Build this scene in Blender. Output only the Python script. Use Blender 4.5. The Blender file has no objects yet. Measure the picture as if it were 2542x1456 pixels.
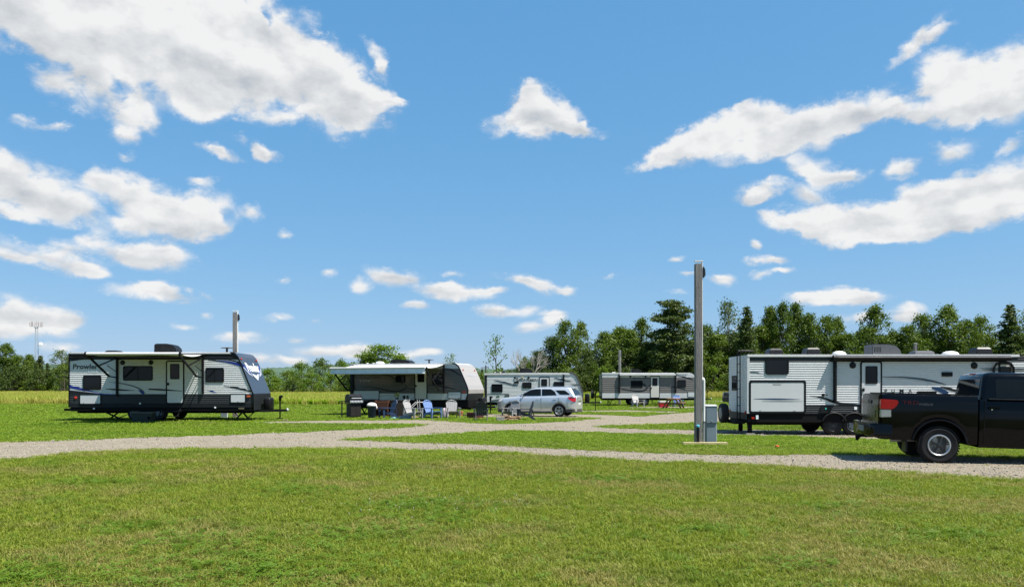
import bpy, bmesh, math, random
import numpy as np
from mathutils import Vector, Matrix
from mathutils.geometry import delaunay_2d_cdt

random.seed(7)
rng = np.random.default_rng(11)
scene = bpy.context.scene
col = scene.collection
R = math.radians

# ------------------------------------------------------------------ camera
FPX, CX, HY, EYE = 1912.0, 1271.0, 957.0, 1.72      # focal length, centre and horizon in a 2542 px wide frame
cam_d = bpy.data.cameras.new('camera')
cam = bpy.data.objects.new('camera', cam_d)
col.objects.link(cam)
cam.location = (0, 0, EYE)
cam.rotation_euler = (R(90), 0, 0)
cam_d.sensor_width = 36
cam_d.lens = 36 * FPX / 2542
cam_d.shift_y = (HY - 728) / 2542
cam_d.clip_end = 8000
scene.camera = cam

# ------------------------------------------------------------------ light and exposure
SUN = Vector((0.48, -0.20, 1.0)).normalized()
SUN_EL = math.asin(SUN.z)
SUN_AZ = math.atan2(SUN.x, SUN.y)
sun_d = bpy.data.lights.new('sun', 'SUN')
sun_d.energy = 5.0
sun_d.angle = R(0.55)
sun_d.color = (1.0, 0.955, 0.89)
sun = bpy.data.objects.new('sun', sun_d)
col.objects.link(sun)
sun.rotation_euler = SUN.to_track_quat('Z', 'Y').to_euler()
sun.location = (30, -15, 60)
vs = scene.view_settings
vs.view_transform = 'Standard'
vs.look = 'None'
vs.gamma = 1
vs.use_curve_mapping = False
vs.exposure = 1.0
scene.cycles.max_bounces = 8
scene.cycles.transparent_max_bounces = 8
scene.cycles.use_denoising = True
SKY_STRENGTH = 0.13

world = bpy.data.worlds.new('World')
scene.world = world
world.use_nodes = True
world.cycles.sampling_method = 'MANUAL'
world.cycles.sample_map_resolution = 512
nt = world.node_tree
nt.nodes.clear()


def N(tree, typ, **kw):
    n = tree.nodes.new(typ)
    for k, v in kw.items():
        setattr(n, k, v)
    return n


def setin(tree, node, idx, val):
    if hasattr(val, 'is_output') or isinstance(val, bpy.types.NodeSocket):
        tree.links.new(val, node.inputs[idx])
    else:
        node.inputs[idx].default_value = val


def M(tree, op, a, b=0.0, c=None, clamp=False):
    n = tree.nodes.new('ShaderNodeMath')
    n.operation = op
    n.use_clamp = clamp
    setin(tree, n, 0, a)
    setin(tree, n, 1, b)
    if c is not None:
        setin(tree, n, 2, c)
    return n.outputs[0]


def VM(tree, op, a, b=None, scale=None):
    n = tree.nodes.new('ShaderNodeVectorMath')
    n.operation = op
    setin(tree, n, 0, a)
    if b is not None:
        setin(tree, n, 1, b)
    if scale is not None:
        setin(tree, n, 3, scale)
    return n.outputs[0]


def smooth(tree, v, a, b):
    n = tree.nodes.new('ShaderNodeMapRange')
    n.interpolation_type = 'SMOOTHSTEP'
    setin(tree, n, 0, v)
    n.inputs[1].default_value = a
    n.inputs[2].default_value = b
    return n.outputs[0]


def noise(tree, vec, scale, detail=4, rough=0.55, dist=0.0):
    n = tree.nodes.new('ShaderNodeTexNoise')
    n.inputs['Scale'].default_value = scale
    n.inputs['Detail'].default_value = detail
    n.inputs['Roughness'].default_value = rough
    n.inputs['Distortion'].default_value = dist
    if vec is not None:
        tree.links.new(vec, n.inputs['Vector'])
    return n


def mixc(tree, f, a, b):
    n = tree.nodes.new('ShaderNodeMix')
    n.data_type = 'RGBA'
    setin(tree, n, 0, f)
    for idx, val in ((6, a), (7, b)):
        if isinstance(val, bpy.types.NodeSocket):
            tree.links.new(val, n.inputs[idx])
        else:
            n.inputs[idx].default_value = (*val[:3], 1)
    return n.outputs[2]


# clouds seen from here: centre and radii (frame px, 2542 wide), tilt, weight
CLOUDS = [
    (60, 20, 300, 120, 8, 1.1), (330, 40, 330, 150, 5, 1.2), (590, 50, 170, 130, 30, 1), (430, 165, 230, 120, 10, 1.1),
    (215, 150, 170, 95, 30, .9), (590, 190, 170, 105, 15, 1), (760, 160, 170, 110, 35, 1.1), (855, 215, 145, 85, 30, 1),
    (905, 245, 100, 45, 12, .8), (850, 300, 85, 62, 10, .75), (520, 265, 85, 48, 0, .8), (325, 290, 70, 55, 0, .7),
    (305, 340, 40, 30, 0, .42), (165, 225, 95, 40, 30, .6), (720, 285, 80, 25, -8, .6), (975, 262, 40, 14, 5, .5),
    (258, 155, 42, 60, -25, -.75), (300, 218, 40, 26, 10, -.6), (612, 150, 34, 22, 10, -.7), (672, 60, 20, 60, -20, -.6),
    (60, 460, 150, 90, 15, 1), (165, 505, 100, 55, 12, .9), (0, 430, 90, 65, 0, .8), (250, 445, 55, 38, 0, .5),
    (330, 480, 135, 48, 12, .8), (440, 530, 130, 58, 10, .9), (525, 522, 75, 55, 0, .8), (400, 558, 120, 42, 8, .8),
    (300, 565, 80, 32, 0, .45), (235, 592, 55, 28, 0, .42), (555, 535, 24, 22, 0, -.5), (20, 530, 80, 22, 10, .5),
    (125, 640, 160, 34, 12, .9), (165, 612, 62, 30, 0, .7), (225, 672, 55, 16, 12, .5), (350, 640, 145, 34, 3, 1), (400, 622, 80, 24, 5, .8),
    (20, 635, 70, 18, 5, .55), (383, 727, 138, 26, 3, 1), (390, 712, 70, 18, 0, .7),
    (30, 775, 100, 50, 0, .42), (95, 790, 130, 40, 0, .5), (150, 792, 65, 28, 0, .7), (60, 828, 150, 20, 0, .5), (140, 862, 75, 14, 0, .42), (25, 790, 60, 60, 0, .4),
    (540, 374, 62, 20, 8, .75), (655, 374, 38, 22, 28, .75), (75, 300, 52, 22, 0, .42), (150, 315, 40, 14, 0, .38), (625, 522, 32, 22, 0, .45),
    (315, 393, 28, 14, 0, .42), (925, 130, 20, 52, -40, .45), (945, 165, 20, 30, -40, .4), (500, 457, 36, 16, 0, .4), (600, 345, 22, 14, 0, .3),
    (1322, 262, 62, 62, 0, .9), (1288, 300, 95, 34, -12, .9), (1385, 290, 62, 48, 15, 1), (1430, 322, 80, 20, 10, .8), (1330, 335, 48, 24, 0, .7), (1322, 222, 32, 32, 0, .7),
    (1632, 388, 72, 30, -20, .8), (1740, 350, 135, 48, -18, 1), (1875, 335, 165, 68, -5, 1.1), (1990, 330, 130, 66, -12, 1), (2115, 282, 125, 48, -15, 1), (2210, 275, 80, 30, 0, .8),
    (2275, 290, 52, 24, 0, .6), (1880, 288, 70, 34, 0, .7), (2035, 420, 80, 34, 15, .8), (2090, 440, 78, 30, 0, .8), (1892, 470, 75, 27, -8, .85), (1870, 488, 30, 18, 0, .6),
    (2270, 105, 110, 22, -35, .6), (2335, 75, 40, 22, -15, .6), (2350, 165, 95, 55, 20, .8), (2460, 200, 150, 85, -15, 1.1), (2540, 220, 140, 105, 0, 1.1), (2410, 268, 135, 50, -5, 1), (2330, 215, 70, 60, 0, .7),
    (2358, 365, 72, 30, 0, .65), (2230, 418, 44, 28, -15, .75), (2515, 354, 48, 14, -22, .6),
    (1990, 560, 115, 42, 18, 1), (2110, 552, 180, 48, 0, 1.1), (2260, 550, 170, 52, -4, 1.1), (2350, 490, 120, 65, -15, 1), (2490, 462, 180, 82, -5, 1.1), (2450, 530, 180, 48, -5, 1.1),
    (2290, 480, 80, 46, 0, .8), (2020, 490, 70, 40, 30, .6), (1925, 545, 50, 14, 40, .6), (2200, 590, 160, 24, 0, .7), (2400, 565, 30, 18, 0, .5), (2095, 610, 40, 14, 0, .4), (1880, 605, 24, 16, 30, .42),
    (1882, 646, 38, 15, 0, .85), (1930, 650, 36, 12, 0, .5), (1895, 683, 34, 14, 0, .8), (1790, 692, 42, 16, 0, .75), (1945, 673, 28, 9, 0, .5), (1705, 676, 30, 11, 0, .5),
    (2070, 738, 140, 20, 2, 1), (2120, 722, 80, 17, 5, .9), (2000, 728, 60, 13, 0, .6), (2255, 775, 52, 26, 0, .95), (2130, 786, 85, 16, -6, .55), (2240, 790, 40, 14, 0, .5), (1680, 728, 34, 9, 0, .4), (1680, 640, 26, 10, 0, .4),
    (980, 683, 76, 29, 5, .85), (895, 708, 34, 22, 0, .7), (815, 679, 24, 14, 0, .5), (1130, 724, 110, 24, 3, .95), (1110, 712, 46, 18, 0, .7), (1225, 724, 50, 10, -5, .5),
    (1300, 690, 84, 18, 12, .65), (1350, 710, 44, 24, 20, .65), (1408, 720, 32, 16, 0, .5), (1226, 772, 58, 17, 3, .95), (1310, 772, 46, 18, -10, .45), (1372, 780, 42, 15, -5, .65), (1335, 806, 72, 18, -12, .75),
    (1030, 755, 42, 12, 0, .55), (690, 789, 40, 14, 0, .6), (455, 812, 40, 10, 0, .6), (590, 836, 80, 18, 0, .7), (735, 843, 26, 10, 0, .5), (830, 872, 110, 20, 0, .75), (890, 870, 50, 24, 0, .6),
    (640, 888, 80, 16, 0, .5), (725, 896, 50, 14, 0, .55), (1000, 884, 60, 16, 0, .5), (705, 693, 22, 12, 0, .45), (515, 783, 20, 9, 0, .4), (1062, 872, 50, 12, 0, .5), (1125, 680, 32, 10, 0, .38), (715, 571, 26, 12, 0, .4), (782, 796, 16, 8, 0, .35), (1515, 686, 22, 8, 0, .3),
]


def sky_group(make_f):
    """one patch of sky as a small node group: physical sky + the clouds whose thickness make_f gives"""
    t = bpy.data.node_groups.new('sky_patch', 'ShaderNodeTree')
    t.interface.new_socket('Shader', in_out='OUTPUT', socket_type='NodeSocketShader')
    tc = N(t, 'ShaderNodeTexCoord')
    sky = N(t, 'ShaderNodeTexSky')
    sky.sky_type = 'NISHITA'
    sky.sun_disc = False
    sky.sun_elevation = SUN_EL
    sky.sun_rotation = SUN_AZ
    sky.altitude = 100
    sky.air_density = 1.0
    sky.dust_density = 0.4
    sky.ozone_density = 3.0
    ch = N(t, 'ShaderNodeSeparateColor')               # the camera's rendering of the blue
    t.links.new(sky.outputs[0], ch.inputs[0])
    cc = N(t, 'ShaderNodeCombineColor')
    for i, (e, k) in enumerate(((0.76, 0.80), (0.44, 1.85), (0.32, 3.16))):
        t.links.new(M(t, 'MULTIPLY', M(t, 'POWER', ch.outputs[i], e), k * 0.1443 / (SKY_STRENGTH * 2 ** vs.exposure)), cc.inputs[i])
    skyc = cc.outputs[0]
    sep = N(t, 'ShaderNodeSeparateXYZ')
    t.links.new(tc.outputs['Generated'], sep.inputs[0])
    x, y, z = sep.outputs
    az = M(t, 'ARCTAN2', x, y)
    hor = M(t, 'SQRT', M(t, 'ADD', M(t, 'MULTIPLY', x, x), M(t, 'MULTIPLY', y, y)))
    el = M(t, 'ARCTAN2', z, hor)
    cmb = N(t, 'ShaderNodeCombineXYZ')
    t.links.new(az, cmb.inputs[0])
    t.links.new(el, cmb.inputs[1])
    p = cmb.outputs[0]
    pe = VM(t, 'MULTIPLY', p, (1, 1.5, 1))
    K = 0.93 / (SKY_STRENGTH * 2 ** vs.exposure)
    F, G = make_f(t, p, el, x, y, z)
    colr = skyc
    if F is not None:
        n1 = noise(t, pe, 24, 8, 0.62, 0.35)
        nd = M(t, 'SUBTRACT', n1.outputs['Fac'], 0.5)
        Fn = M(t, 'MULTIPLY_ADD', nd, M(t, 'MINIMUM', M(t, 'MULTIPLY', F, 3.0), 1.55), F)
        vo = N(t, 'ShaderNodeTexVoronoi')                # cauliflower heads
        vo.voronoi_dimensions = '2D'
        vo.inputs['Scale'].default_value = 26
        t.links.new(VM(t, 'ADD', pe, VM(t, 'SCALE', n1.outputs['Color'], scale=0.05)), vo.inputs['Vector'])
        puff = M(t, 'SUBTRACT', 0.42, vo.outputs['Distance'])
        Fn = M(t, 'MULTIPLY_ADD', puff, M(t, 'MINIMUM', M(t, 'MULTIPLY', F, 1.1), 0.42), Fn)
        dens = smooth(t, Fn, 0.05, 0.66)
        # thin torn wisps round the bodies
        nw = noise(t, VM(t, 'ADD', pe, VM(t, 'SCALE', n1.outputs['Color'], scale=0.03)), 55, 5, 0.68)
        wisp = M(t, 'MULTIPLY', smooth(t, F, -0.02, 0.30), M(t, 'MULTIPLY', smooth(t, nw.outputs['Fac'], 0.44, 0.70), 0.55))
        dens = M(t, 'MAXIMUM', dens, wisp)
        dens = M(t, 'MULTIPLY', M(t, 'MULTIPLY', dens, 0.97), smooth(t, z, 0.0, 0.02))
        na = noise(t, pe, 11, 5, 0.55)
        nb = noise(t, VM(t, 'ADD', pe, (0.008, 0.030, 0)), 11, 5, 0.55)
        rel = M(t, 'SUBTRACT', na.outputs['Fac'], nb.outputs['Fac'])
        thick = smooth(t, F, 0.35, 1.5)
        lit = M(t, 'MULTIPLY_ADD', puff, 0.30, M(t, 'MULTIPLY_ADD', rel, 2.6, 0.90))
        if G is not None:                               # sunlit heads, grey flat bases
            pos = M(t, 'DIVIDE', G, M(t, 'MAXIMUM', F, 0.08))
            lit = M(t, 'ADD', M(t, 'MULTIPLY_ADD', M(t, 'MINIMUM', pos, 0.32), 1.5, -0.22), lit)
        lit = M(t, 'SUBTRACT', lit, M(t, 'MULTIPLY', thick, 0.16), clamp=True)
        ccol = mixc(t, lit, (0.56 * K, 0.60 * K, 0.645 * K), (0.97 * K, 0.97 * K, 0.965 * K))
        colr = mixc(t, dens, skyc, ccol)
    bg = N(t, 'ShaderNodeBackground')
    bg.inputs[1].default_value = SKY_STRENGTH
    t.links.new(colr, bg.inputs[0])
    go = N(t, 'NodeGroupOutput')
    t.links.new(bg.outputs[0], go.inputs[0])
    g = N(nt, 'ShaderNodeGroup')
    g.node_tree = t
    return g.outputs[0]


def build_sky():
    WARP = 0.05

    def blob(c):
        (cx, cy, rx, ry, rot, w) = c
        if 0 < w < 0.6:
            w *= 1.25
        tx, tz = (cx - CX) / FPX, (HY - cy) / FPX
        a = math.atan(tx)
        e = math.atan2(tz, math.hypot(tx, 1))
        return (a, e, rx / FPX * math.cos(a) ** 2 * 1.16, ry / FPX * math.cos(a) * math.cos(e) ** 2 * 1.14, rot, w)

    count = [0]

    def cell(a0, a1, e0, e1):
        count[0] += 1
        own = WARP * (1 + 1e-4 * count[0])             # keeps each patch's nodes apart, so unused patches are skipped

        def f(t, p, el, x, y, z):
            w1 = noise(t, VM(t, 'MULTIPLY', p, (1, 1.35, 1)), 15, 5, 0.62)
            warp = VM(t, 'SCALE', VM(t, 'SUBTRACT', w1.outputs['Color'], (0.5, 0.5, 0.5)), scale=own)
            warp = VM(t, 'SCALE', warp, scale=M(t, 'MULTIPLY_ADD', smooth(t, el, 0.02, 0.28), 0.8, 0.28))
            q = VM(t, 'ADD', p, VM(t, 'MULTIPLY', warp, (1, 0.8, 0)))
            F = G = None
            for c in CLOUDS:
                a, e, ra, re, rot, w = blob(c)
                ca, sa = math.cos(R(rot)), math.sin(R(rot))
                ha = math.hypot(ra * ca, re * sa) + WARP * 0.42
                he = math.hypot(ra * sa, re * ca) + WARP * 0.34
                if a + ha < a0 or a - ha > a1 or e + he < e0 or e - he > e1:
                    continue
                mp = N(t, 'ShaderNodeMapping')
                mp.vector_type = 'TEXTURE'
                t.links.new(q, mp.inputs['Vector'])
                mp.inputs['Location'].default_value = (a, e, 0)
                mp.inputs['Rotation'].default_value = (0, 0, R(90 - rot))     # local x points up through the cloud
                mp.inputs['Scale'].default_value = (re, ra, 1)
                g = N(t, 'ShaderNodeTexGradient')
                g.gradient_type = 'SPHERICAL'
                t.links.new(mp.outputs[0], g.inputs[0])
                fw = M(t, 'MULTIPLY', g.outputs['Fac'], w)
                sp = N(t, 'ShaderNodeTexGradient')
                t.links.new(mp.outputs[0], sp.inputs[0])
                F = fw if F is None else M(t, 'ADD', fw, F)
                G = M(t, 'MULTIPLY', fw, sp.outputs['Fac']) if G is None else M(t, 'MULTIPLY_ADD', fw, sp.outputs['Fac'], G)
            return F, G
        return sky_group(f)

    def rest(t, p, el, x, y, z):
        # the same kind of fair-weather cloud goes on over the rest of the sky
        zz = M(t, 'ADD', M(t, 'MAXIMUM', z, 0.03), 0.10)
        pl = N(t, 'ShaderNodeCombineXYZ')
        t.links.new(M(t, 'DIVIDE', x, zz), pl.inputs[0])
        t.links.new(M(t, 'DIVIDE', y, zz), pl.inputs[1])
        gen = noise(t, pl.outputs[0], 1.1, 6, 0.55)
        return M(t, 'MULTIPLY', smooth(t, gen.outputs['Fac'], 0.55, 0.74), 0.9), None

    t = nt
    tc = N(t, 'ShaderNodeTexCoord')
    sep = N(t, 'ShaderNodeSeparateXYZ')
    t.links.new(tc.outputs['Generated'], sep.inputs[0])
    x, y, z = sep.outputs
    az = M(t, 'ARCTAN2', x, y)
    hor = M(t, 'SQRT', M(t, 'ADD', M(t, 'MULTIPLY', x, x), M(t, 'MULTIPLY', y, y)))
    el = M(t, 'ARCTAN2', z, hor)

    def choose(fac, s0, s1):
        mx = N(t, 'ShaderNodeMixShader')
        setin(t, mx, 0, fac)
        t.links.new(s0, mx.inputs[1])
        t.links.new(s1, mx.inputs[2])
        return mx.outputs[0]

    def split(a0, a1, e0, e1, depth):
        n = 0
        for c in CLOUDS:
            a, e, ra, re, rot, w = blob(c)
            r = max(ra, re) * 0.7 + 0.02
            if not (a + r < a0 or a - r > a1 or e + r < e0 or e - r > e1):
                n += 1
        if depth == 0 or n < 9:
            return cell(a0, a1, e0, e1)
        if (a1 - a0) > (e1 - e0):
            m = (a0 + a1) / 2
            return choose(M(t, 'GREATER_THAN', az, m), split(a0, m, e0, e1, depth - 1), split(m, a1, e0, e1, depth - 1))
        m = (e0 + e1) / 2
        return choose(M(t, 'GREATER_THAN', el, m), split(a0, a1, e0, m, depth - 1), split(a0, a1, m, e1, depth - 1))

    A1, E1 = 0.74, 0.60
    front = split(-A1, A1, 0.0, E1, 5)
    inaz = M(t, 'LESS_THAN', M(t, 'ABSOLUTE', az), A1)
    inel = M(t, 'LESS_THAN', el, E1)
    res = choose(M(t, 'MULTIPLY', inaz, inel), sky_group(rest), front)
    o = N(t, 'ShaderNodeOutputWorld')
    t.links.new(res, o.inputs[0])


build_sky()

# ------------------------------------------------------------------ helpers
def tag(o, label=None, cat=None, group=None, kind=None):
    if label:
        o['label'] = label
    if cat:
        o['category'] = cat
    if group:
        o['group'] = group
    if kind:
        o['kind'] = kind
    return o


def empty(name, loc, rz=0.0, label=None, cat=None, group=None):
    o = bpy.data.objects.new(name, None)
    o.empty_display_size = 0.3
    o.location = loc
    o.rotation_euler = (0, 0, rz)
    col.objects.link(o)
    return tag(o, label, cat, group)


class MB:
    """collects faces, then links them as one mesh object"""
    def __init__(self):
        self.v, self.f, self.m = [], [], []

    def add(self, verts, faces, mi=0):
        o = len(self.v)
        self.v += [tuple(p) for p in verts]
        self.f += [tuple(o + i for i in f) for f in faces]
        self.m += [mi] * len(faces)
        return self

    def box(self, a, b, mi=0):
        (x0, y0, z0), (x1, y1, z1) = a, b
        return self.add([(x0, y0, z0), (x1, y0, z0), (x1, y1, z0), (x0, y1, z0), (x0, y0, z1), (x1, y0, z1), (x1, y1, z1), (x0, y1, z1)],
                        [(0, 3, 2, 1), (4, 5, 6, 7), (0, 1, 5, 4), (1, 2, 6, 5), (2, 3, 7, 6), (3, 0, 4, 7)], mi)

    def prism(self, poly, y0, y1, mi=0):
        """poly in (x, z), extruded along y"""
        n = len(poly)
        vs_ = [(p[0], y0, p[1]) for p in poly] + [(p[0], y1, p[1]) for p in poly]
        fs = [tuple(range(n)), tuple(range(2 * n - 1, n - 1, -1))]
        fs += [(i, n + i, n + (i + 1) % n, (i + 1) % n) for i in range(n)]
        return self.add(vs_, fs, mi)

    def ring(self, outer, inner, y0, y1, mi=0):
        n = len(outer)
        vs_ = [(p[0], y0, p[1]) for p in outer] + [(p[0], y0, p[1]) for p in inner] + [(p[0], y1, p[1]) for p in outer] + [(p[0], y1, p[1]) for p in inner]
        fs = []
        for i in range(n):
            j = (i + 1) % n
            fs += [(i, j, n + j, n + i), (2 * n + j, 2 * n + i, 3 * n + i, 3 * n + j), (i, 2 * n + i, 2 * n + j, j), (n + j, 3 * n + j, 3 * n + i, n + i)]
        return self.add(vs_, fs, mi)

    def tube(self, pts, r, n=8, mi=0, caps=True):
        pts = [Vector(p) for p in pts]
        rs = r if isinstance(r, (list, tuple)) else [r] * len(pts)
        vs_, fs = [], []
        prev = None
        for i, p in enumerate(pts):
            d = (pts[min(i + 1, len(pts) - 1)] - pts[max(i - 1, 0)]).normalized()
            if prev is None:
                up = Vector((0, 0, 1)) if abs(d.z) < 0.9 else Vector((1, 0, 0))
                a = d.cross(up).normalized()
            else:
                a = (prev - d * prev.dot(d)).normalized()
            prev = a
            b = d.cross(a)
            for k in range(n):
                t = 2 * math.pi * k / n
                vs_.append(p + (a * math.cos(t) + b * math.sin(t)) * rs[i])
        for i in range(len(pts) - 1):
            for k in range(n):
                k2 = (k + 1) % n
                fs.append((i * n + k, i * n + k2, (i + 1) * n + k2, (i + 1) * n + k))
        if caps:
            fs += [tuple(range(n - 1, -1, -1)), tuple((len(pts) - 1) * n + k for k in range(n))]
        return self.add(vs_, fs, mi)

    def bar(self, p, q, w, h, mi=0):
        """square bar from p to q"""
        p, q = Vector(p), Vector(q)
        d = (q - p).normalized()
        up = Vector((0, 0, 1)) if abs(d.z) < 0.95 else Vector((0, 1, 0))
        a = d.cross(up).normalized() * (w / 2)
        b = a.cross(d).normalized() * (h / 2)
        vs_ = [p - a - b, p + a - b, p + a + b, p - a + b, q - a - b, q + a - b, q + a + b, q - a + b]
        return self.add(vs_, [(0, 3, 2, 1), (4, 5, 6, 7), (0, 1, 5, 4), (1, 2, 6, 5), (2, 3, 7, 6), (3, 0, 4, 7)], mi)

    def lathe(self, prof, c, axis='z', n=16, mi=0):
        """prof: (r, h) rows turned about an axis through c"""
        vs_, fs = [], []
        for (r, h) in prof:
            for k in range(n):
                t = 2 * math.pi * k / n
                x, y = r * math.cos(t), r * math.sin(t)
                q = {'z': (x, y, h), 'y': (x, h, y), 'x': (h, x, y)}[axis]
                vs_.append((c[0] + q[0], c[1] + q[1], c[2] + q[2]))
        for i in range(len(prof) - 1):
            for k in range(n):
                k2 = (k + 1) % n
                fs.append((i * n + k, i * n + k2, (i + 1) * n + k2, (i + 1) * n + k))
        fs += [tuple(range(n - 1, -1, -1)), tuple((len(prof) - 1) * n + k for k in range(n))]
        return self.add(vs_, fs, mi)

    def loft(self, rings, mi=0, caps=True):
        n = len(rings[0])
        vs_, fs = [p for r_ in rings for p in r_], []
        for i in range(len(rings) - 1):
            for k in range(n):
                k2 = (k + 1) % n
                fs.append((i * n + k, i * n + k2, (i + 1) * n + k2, (i + 1) * n + k))
        if caps:
            fs += [tuple(range(n - 1, -1, -1)), tuple((len(rings) - 1) * n + k for k in range(n))]
        return self.add(vs_, fs, mi)

    def build(self, name, mats, parent=None, smooth_angle=None, bevel=0.0, fix=True):
        me = bpy.data.meshes.new(name)
        me.from_pydata(self.v, [], self.f)
        for m_ in (mats if isinstance(mats, (list, tuple)) else [mats]):
            me.materials.append(m_)
        if any(self.m):
            me.polygons.foreach_set('material_index', self.m)
        if fix or bevel:
            bm = bmesh.new()
            bm.from_mesh(me)
            if fix:
                bmesh.ops.recalc_face_normals(bm, faces=bm.faces)
            if bevel:
                ed = [e for e in bm.edges if len(e.link_faces) == 2 and e.calc_face_angle(0) > 0.6]
                bmesh.ops.bevel(bm, geom=ed, offset=bevel, segments=2, affect='EDGES', clamp_overlap=True)
            bm.to_mesh(me)
            bm.free()
        o = bpy.data.objects.new(name, me)
        col.objects.link(o)
        if parent is not None:
            o.parent = parent
        if smooth_angle:
            me.shade_smooth()
            me.set_sharp_from_angle(angle=R(smooth_angle))
        return o


def rrect(x0, x1, z0, z1, r, n=4):
    x0, x1 = min(x0, x1), max(x0, x1)
    z0, z1 = min(z0, z1), max(z0, z1)
    r = max(0.001, min(r, (x1 - x0) / 2.01, (z1 - z0) / 2.01))
    out = []
    for (cx, cz, a0) in ((x1 - r, z1 - r, 0), (x0 + r, z1 - r, 90), (x0 + r, z0 + r, 180), (x1 - r, z0 + r, 270)):
        for k in range(n + 1):
            a = R(a0 + 90 * k / n)
            out.append((cx + r * math.cos(a), cz + r * math.sin(a)))
    return out


def catmull(pts, n=8):
    P = [np.array(p, float) for p in pts]
    P = [2 * P[0] - P[1]] + P + [2 * P[-1] - P[-2]]
    out = []
    for i in range(1, len(P) - 2):
        for k in range(n):
            t = k / n
            out.append(0.5 * ((2 * P[i]) + (-P[i - 1] + P[i + 1]) * t + (2 * P[i - 1] - 5 * P[i] + 4 * P[i + 1] - P[i + 2]) * t * t + (-P[i - 1] + 3 * P[i] - 3 * P[i + 1] + P[i + 2]) * t ** 3))
    out.append(P[-2])
    return out


_text_cache = {}


def text_mesh(s, shear=0.0, extrude=0.0, spacing=1.0, bold=0.0):
    cu = bpy.data.curves.new('lettering', 'FONT')
    cu.body = s
    cu.shear = shear
    cu.space_character = spacing
    cu.offset = bold
    cu.resolution_u = 3
    cu.fill_mode = 'FRONT'
    o = bpy.data.objects.new('lettering', cu)
    col.objects.link(o)
    dg = bpy.context.evaluated_depsgraph_get()
    me = bpy.data.meshes.new_from_object(o.evaluated_get(dg))
    bpy.data.objects.remove(o)
    return me


def lettering(s, parent, m, org, xdir, updir, width, height, shear=0.0, spacing=1.0, bold=0.0, name='lettering'):
    """flat letters whose box starts at org and fills width x height along xdir / updir"""
    me = text_mesh(s, shear, 0, spacing, bold)
    n = len(me.vertices)
    co = np.empty(n * 3)
    me.vertices.foreach_get('co', co)
    co = co.reshape(-1, 3)
    mn, mx = co.min(0), co.max(0)
    s0 = (co - mn) / np.maximum(mx - mn, 1e-6)
    xd, ud = np.array(Vector(xdir).normalized()), np.array(Vector(updir).normalized())
    out = np.array(org)[None] + s0[:, :1] * width * xd[None] + s0[:, 1:2] * height * ud[None]
    me.vertices.foreach_set('co', out.astype(np.float32).ravel())
    me.materials.clear()
    me.materials.append(m)
    me.update()
    o = bpy.data.objects.new(name, me)
    col.objects.link(o)
    o.parent = parent
    return o


# ------------------------------------------------------------------ materials
MATS = {}


def mat(name, c, rough=0.5, metal=0.0, var=0.06, nscale=6.0, bump=0.0, bscale=60.0, coat=0.0, spec=0.35, coord='Object', stretch=(1, 1, 1)):
    if name in MATS:
        return MATS[name]
    m_ = bpy.data.materials.new(name)
    m_.use_nodes = True
    t = m_.node_tree
    bs = t.nodes['Principled BSDF']
    tc = N(t, 'ShaderNodeTexCoord')
    vec = VM(t, 'MULTIPLY', tc.outputs[coord], stretch)
    n1 = noise(t, vec, nscale, 5, 0.6)
    f = M(t, 'MULTIPLY_ADD', M(t, 'SUBTRACT', n1.outputs['Fac'], 0.5), 2 * var * 2, 1.0)
    c0 = N(t, 'ShaderNodeRGB')
    c0.outputs[0].default_value = (*c, 1)
    t.links.new(VM(t, 'SCALE', c0.outputs[0], scale=f), bs.inputs['Base Color'])
    t.links.new(M(t, 'MULTIPLY_ADD', M(t, 'SUBTRACT', n1.outputs['Fac'], 0.5), 0.25, rough, clamp=True), bs.inputs['Roughness'])
    bs.inputs['Metallic'].default_value = metal
    bs.inputs['Specular IOR Level'].default_value = spec
    bs.inputs['Coat Weight'].default_value = coat
    bs.inputs['Coat Roughness'].default_value = 0.06
    if bump:
        n2 = noise(t, vec, bscale, 4, 0.6)
        bp = N(t, 'ShaderNodeBump')
        bp.inputs['Strength'].default_value = bump
        bp.inputs['Distance'].default_value = 0.02
        t.links.new(n2.outputs['Fac'], bp.inputs['Height'])
        t.links.new(bp.outputs[0], bs.inputs['Normal'])
    MATS[name] = m_
    return m_


def leaf_mat(name, c, c2, trans=0.3, patch=None, island=True, rough=0.55):
    """leaves and blades: colour varies leaf by leaf and plant by plant, some light comes through"""
    m_ = bpy.data.materials.new(name)
    m_.use_nodes = True
    t = m_.node_tree
    t.nodes.clear()
    geo = N(t, 'ShaderNodeNewGeometry')
    oi = N(t, 'ShaderNodeObjectInfo')
    f = M(t, 'MULTIPLY_ADD', geo.outputs['Random Per Island'] if island else oi.outputs['Random'], 0.65, M(t, 'MULTIPLY', oi.outputs['Random'], 0.35))
    cc = mixc(t, f, c, c2)
    if patch:
        cc = patch(t, geo, cc, oi)
    bs = N(t, 'ShaderNodeBsdfPrincipled')
    bs.inputs['Roughness'].default_value = rough
    bs.inputs['Specular IOR Level'].default_value = 0.25
    t.links.new(cc, bs.inputs['Base Color'])
    tr = N(t, 'ShaderNodeBsdfTranslucent')
    t.links.new(VM(t, 'MULTIPLY', cc, (1.15, 1.25, 0.7)), tr.inputs[0])
    mx = N(t, 'ShaderNodeMixShader')
    mx.inputs[0].default_value = trans
    t.links.new(bs.outputs[0], mx.inputs[1])
    t.links.new(tr.outputs[0], mx.inputs[2])
    o = N(t, 'ShaderNodeOutputMaterial')
    t.links.new(mx.outputs[0], o.inputs[0])
    MATS[name] = m_
    return m_


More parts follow.
